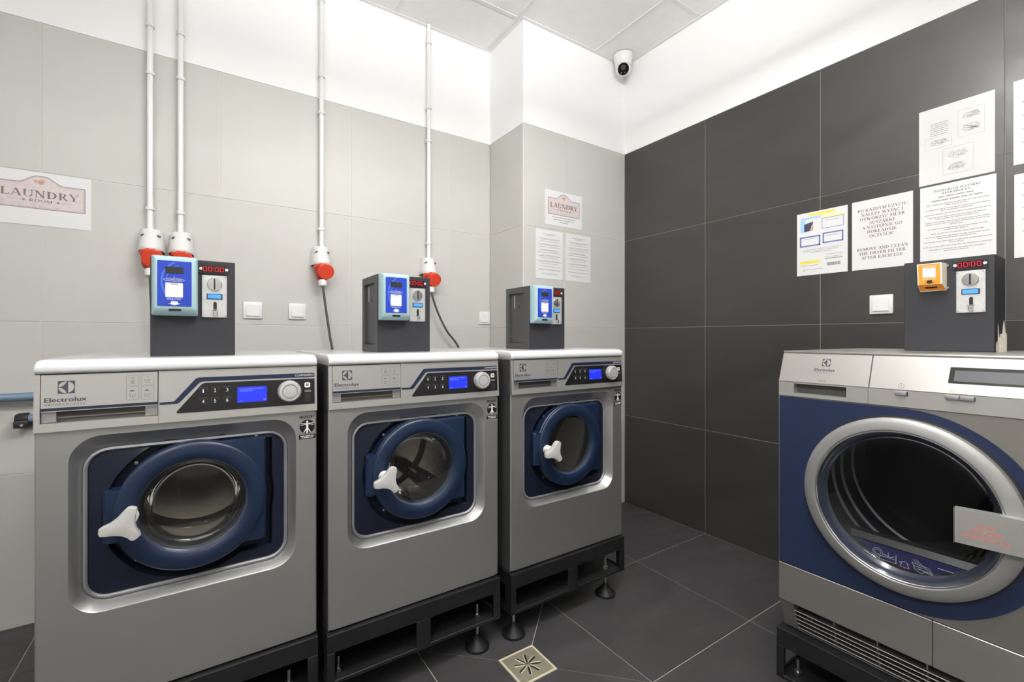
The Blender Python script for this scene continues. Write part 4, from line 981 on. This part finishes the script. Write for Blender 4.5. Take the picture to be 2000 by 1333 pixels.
RZ = -PI/2
# yellow and blue payment info sheet
o = sheet('notice_sheet', 'white info sheet with yellow bars and blue boxes on the dark wall', .212, .300, (XR, .9715, 1.5860), RZ)
L_ = lambda y: .9715 - y; Z_ = lambda z: z - 1.5860
def patch(name, mt, x0, x1, z0, z1, e=.0005, sk=0.0):
    return MB().flat([(x0, z0), (x1, z0), (x1, z1), (x0, z1)], PD, e).build(name, mt, o)
patch('yellow_bar', 'ink_yellow', L_(1.025), L_(.917), Z_(1.7175), Z_(1.7285)); patch('pale_bar', 'ink_yellow_pale', L_(.969), L_(.880), Z_(1.698), Z_(1.713))
patch('sky_bar', 'ink_sky', L_(1.060), L_(.973), Z_(1.7035), Z_(1.712)); patch('photo_sky', 'ink_sky', L_(1.061), L_(1.040), Z_(1.643), Z_(1.702))
m = MB(); m.flat([(L_(1.045), Z_(1.645)), (L_(1.006), Z_(1.648)), (L_(1.006), Z_(1.690)), (L_(1.045), Z_(1.682))], PD, .0007); m.build('photo', 'ink_photo', o)
m = MB(); m.flat([(L_(1.020), Z_(1.646)), (L_(1.006), Z_(1.650)), (L_(1.006), Z_(1.684)), (L_(1.013), Z_(1.672))], PD, .0010); m.build('photo_detail', 'ink_tan', o)
for y0, y1, z0, z1, w in ((.969, .880, 1.648, 1.697, .0020), (1.064, .975, 1.573, 1.622, .0065), (.966, .882, 1.579, 1.628, .0060)):
    m = MB(); m.line([(L_(y0)+w/2, Z_(z0)+w/2), (L_(y1)-w/2, Z_(z0)+w/2), (L_(y1)-w/2, Z_(z1)-w/2), (L_(y0)+w/2, Z_(z1)-w/2)], w, PD, .0006, True); m.build('blue_box', 'ink_blue', o)
m = MB(); rng = random.Random(8)
for y0, y1, z in ((.955, .900, 1.683), (1.052, .99, 1.608), (.952, .90, 1.612), (1.05, .885, 1.556), (1.05, .90, 1.549), (1.02, .93, 1.542), (.955, .885, 1.524), (.955, .885, 1.512), (1.06, .985, 1.481), (1.05, .965, 1.4615)): put_words(m, L_(y0), L_(y1), Z_(z), .0022, PD, rng, .0009)
m.build('printed_text', 'ink_light', o)
patch('yellow_bar', 'ink_yellow', L_(1.065), L_(.976), Z_(1.4915), Z_(1.5045)); patch('grey_bar', 'ink_light', L_(.957), L_(.885), Z_(1.503), Z_(1.508)); patch('green_mark', 'ink_green', L_(1.052), L_(1.040), Z_(1.455), Z_(1.459))
m = MB(); x = L_(.948)
while x < L_(.896):
    w = rng.choice((.001, .0018, .0028)); m.flat([(x, Z_(1.4725)), (x+w, Z_(1.4725)), (x+w, Z_(1.487)), (x, Z_(1.487))], PD, .0007); x += w + rng.choice((.0008, .0014))
m.build('barcode', 'slot_dark', o)
# filter notice
o = sheet('notice_sheet', 'white notice in serif capitals asking to clean the dryer filter', .212, .303, (XR, .7430, 1.5870), RZ)
m = MB(); k = .01235
for i, (sx, a) in enumerate((('PO KAŻDYM UŻYCIU', .173), ('NALEŻY WYJĄĆ I', .146), ('OTWORZYĆ FILTR', .157), ('SUSZARKI', .088), ('A NASTĘPNIE GO', .140), ('DOKŁADNIE', .104), ('OCZYŚCIĆ', .088))):
    put_serif(m, sx, -a/2 + .0025, a/2 + .0025, 1.6880 - 1.5870 - .0192*i, k, PD)
m.build('printed_text', 'ink_maroon', o); m = MB()
for i, (sx, a) in enumerate((('REMOVE AND CLEAN', .178), ('THE DRYER FILTER', .164), ('AFTER EACH USE', .146))):
    put_serif(m, sx, -a/2 + .002, a/2 + .002, 1.5175 - 1.5870 - .0188*i, k, PD)
m.build('printed_text', 'ink_maroon', o)
# diagram sheet with glossy film
o = sheet('diagram_sheet', 'white glossy sheet with pale line drawings above the instruction notice', .214, .300, (XR, .5110, 1.8970), RZ, 'paper_film')
m = MB(); rng = random.Random(15)
def frame(x0, x1, z0, z1): m.line([(x0, z0), (x1, z0), (x1, z1), (x0, z1)], .0006, PD, .0006, True)
def sketch(cx, cz, w, h):
    for q in range(7):
        a = [(cx + w*rng.uniform(-.5, .5), cz + h*rng.uniform(-.5, .5)) for _ in range(3)]; m.line(a, .0007, PD, .0006)
    m.line([(cx-w*.5, cz-h*.2), (cx-w*.1, cz-h*.5), (cx+w*.5, cz-h*.1), (cx+w*.2, cz+h*.4), (cx-w*.35, cz+h*.3)], .0010, PD, .0006, True)
    m.line([(cx-w*.4, cz), (cx+w*.1, cz-h*.25), (cx+w*.4, cz+h*.1)], .0010, PD, .0006)
frame(.008, .080, .008, .110); frame(-.088, -.010, -.012, .034); frame(-.035, .050, -.125, -.022)
for a in ((.045, .085, .05, .022), (.045, .040, .05, .03), (-.045, .010, .055, .024), (.008, -.050, .055, .03), (.005, -.098, .05, .028)): sketch(*a)
for i in range(7): put_words(m, -.072, -.020, .085 - i*.0075, .0026, PD, rng)
m.build('line_drawing', 'ink_light', o)
# instruction sheet
o = sheet('notice_sheet', 'white instruction sheet with centred text directly above the dryer coin box', .214, .296, (XR, .5075, 1.5910), RZ)
m = MB(); put_serif(m, 'INSTRUKCJA SUSZARKI', -.066, .066, .121, .0070, PD); put_serif(m, 'ELEKTROLUX', -.040, .040, .109, .0070, PD)
m.build('heading', 'ink', o)
m = MB(); rng = random.Random(17); put_words(m, -.052, .052, .097, .0044, PD, rng); put_words(m, -.072, .072, .084, .0050, PD, rng)
z = .070
for i in range(11):
    for a in ((.088, .03), (.092, .045), (.094,), (.082, .06), (.092, .09, .02), (.084, .034), (.075,), (.092, .055), (.096, .02), (.097,), (.08, .035))[i]: put_words(m, -a, a, z, .0030, PD, rng); z -= .0072
    z -= .0048
m.build('printed_text', 'ink_light', o)
text_sheet('white text sheet at the right edge, upper one on the dark wall', .210, .299, (XR, .358-.105, 1.9025), RZ, [(.10 - .016*i, (.08, .06, .085)[i % 3], .003) for i in range(12)], 41)
text_sheet('white text sheet at the right edge, lower one on the dark wall', .210, .297, (XR, .356-.105, 1.5705), RZ, [(.11 - .014*i, (.085, .07, .08)[i % 3], .003) for i in range(15)], 42)

# ================================================================== SMALL THINGS
# security camera
t = thing('security_camera', 'white dome security camera with black lens in the ceiling corner', 'camera', (2.287, 2.098, ZC), 0)
MB().lathe([(.0, -.0016), (.062, -.0016), (.063, -.006), (.0615, -.026), (.057, -.036), (.0535, -.062), (.050, -.074)], (0, 0, 0), 'z', 40).build('mount', 'cctv_white', t)
n = Vector((-.62, -.63, -.55)).normalized(); R = n.to_track_quat('Z', 'Y').to_matrix().to_4x4(); M = Matrix.Translation((0, 0, -.088)) @ R
m = MB(); m.lathe([(.050, -.012)] + [(.050*math.cos(a), .050*math.sin(a)) for a in [math.radians(q) for q in range(-10, 46, 5)]] + [(.0365, .0385), (.0362, .0365)], (0, 0, 0), 'z', 40); m.lathe([(.050, -.012), (.044, -.024), (.03, -.04), (0, -.05)], (0, 0, 0), 'z', 40); m.xf(M); hd = m.build('turret', 'cctv_white', t)
m = MB(); m.lathe([(.0362, .0368), (.0355, .0385), (.0, .0392)], (0, 0, 0), 'z', 36); m.xf(M); fc = m.build('lens_plate', 'cctv_black', hd)
up = (R.inverted() @ Vector((0, 0, 1))); ux, uy = up.x, up.y; l = math.hypot(ux, uy); ux, uy = ux/l, uy/l
m = MB(); m.lathe([(.016, .0391), (.0145, .0415), (.008, .042), (0, .0405)], (ux*.008, uy*.008, 0), 'z', 24); m.xf(M); m.build('lens', 'cctv_grey', fc)
for s in (-1, 1):
    m = MB(); m.lathe([(.0042, .0388), (.0035, .0405), (0, .041)], (-ux*.021 - uy*s*.0115, -uy*.021 + ux*s*.0115, 0), 'z', 14); m.xf(M); m.build('infrared_light', 'print_grey', fc)

# floor drain
t = thing('floor_drain', 'square metal floor drain with star-shaped slots between the dark floor tiles', 'floor drain', (DC[0], DC[1], 0), 0)
m = MB(); h = DH
for q in ((-h, h, -h, -h+.006), (-h, h, h-.006, h), (-h, -h+.006, -h+.006, h-.006), (h-.006, h, -h+.006, h-.006)): m.box(*q, -.0019, .0012, .0006, 1)
m.build('frame', 'drain_edge', t)
pl = MB().box(-h+.007, h-.007, -h+.007, h-.007, -.0018, -.0002).build('grate', 'drain_steel', t)
for k in range(8):
    a = PI/8 + PI/4*k; c, s = math.cos(a), math.sin(a)
    m = MB(); f = lambda r, w, z: (r*c - w*s, r*s + w*c, z)
    m.add([f(.012, -.0034, .0001), f(.046, -.0040, .0001), f(.048, 0, .0001), f(.046, .0040, .0001), f(.012, .0034, .0001)], [[0, 1, 2, 3, 4]]); m.build('slot', 'drum_hole', pl)
    m = MB(); m.tube([f(.012, .0045, .0006), f(.030, .0050, .0012), f(.047, .0045, .0006)], .0016, 8); m.build('slot_lip', 'drain_edge', pl)
MB().lathe([(.006, -.0002), (.0055, .002), (.003, .003), (0, .003)], (0, 0, 0), 'z', 16).build('screw', 'zinc', pl)

# water pipes at the left
t = thing('water_pipe', 'light blue horizontal water pipe on the wall left of the washing machines', 'pipe', (-.60, YL-.042, .907), 0)
MB().tube([(-1.14, 0, 0), (-.6, 0, .0005), (0, 0, 0), (.40, 0, 0)], .0165, 20).build('pipe', 'water_blue', t)
for x in (-.70, .22): MB().lathe([(.0166, -.008), (.021, -.008), (.021, .008), (.0166, .008)], (x, 0, 0), 'x', 20).box(x-.006, x+.006, .012, .0415, -.006, .006).build('clip', 'black_plastic', t)
t = thing('pipe_bracket', 'black end bracket with screw holding a blue pipe stub below the water pipe', 'pipe bracket', (-.597, YL-.036, .822), 0)
m = MB(); m.lathe([(.0, -.021), (.017, -.019), (.0215, -.012), (.0225, .018), (.0, .018)], (0, 0, 0), 'x', 24); m.box(-.0205, .020, -.024, .0355, -.034, -.006, .003, 2); m.build('bracket', 'black_plastic', t)
MB().lathe([(.0055, -.0238), (.005, -.0265), (.0, -.0275)], (.003, 0, -.023), 'y', 14).build('screw', 'zinc', t)
MB().lathe([(.0165, .0185), (.0165, .30)], (0, 0, 0), 'x', 20, True, True).build('pipe_stub', 'water_blue', t)
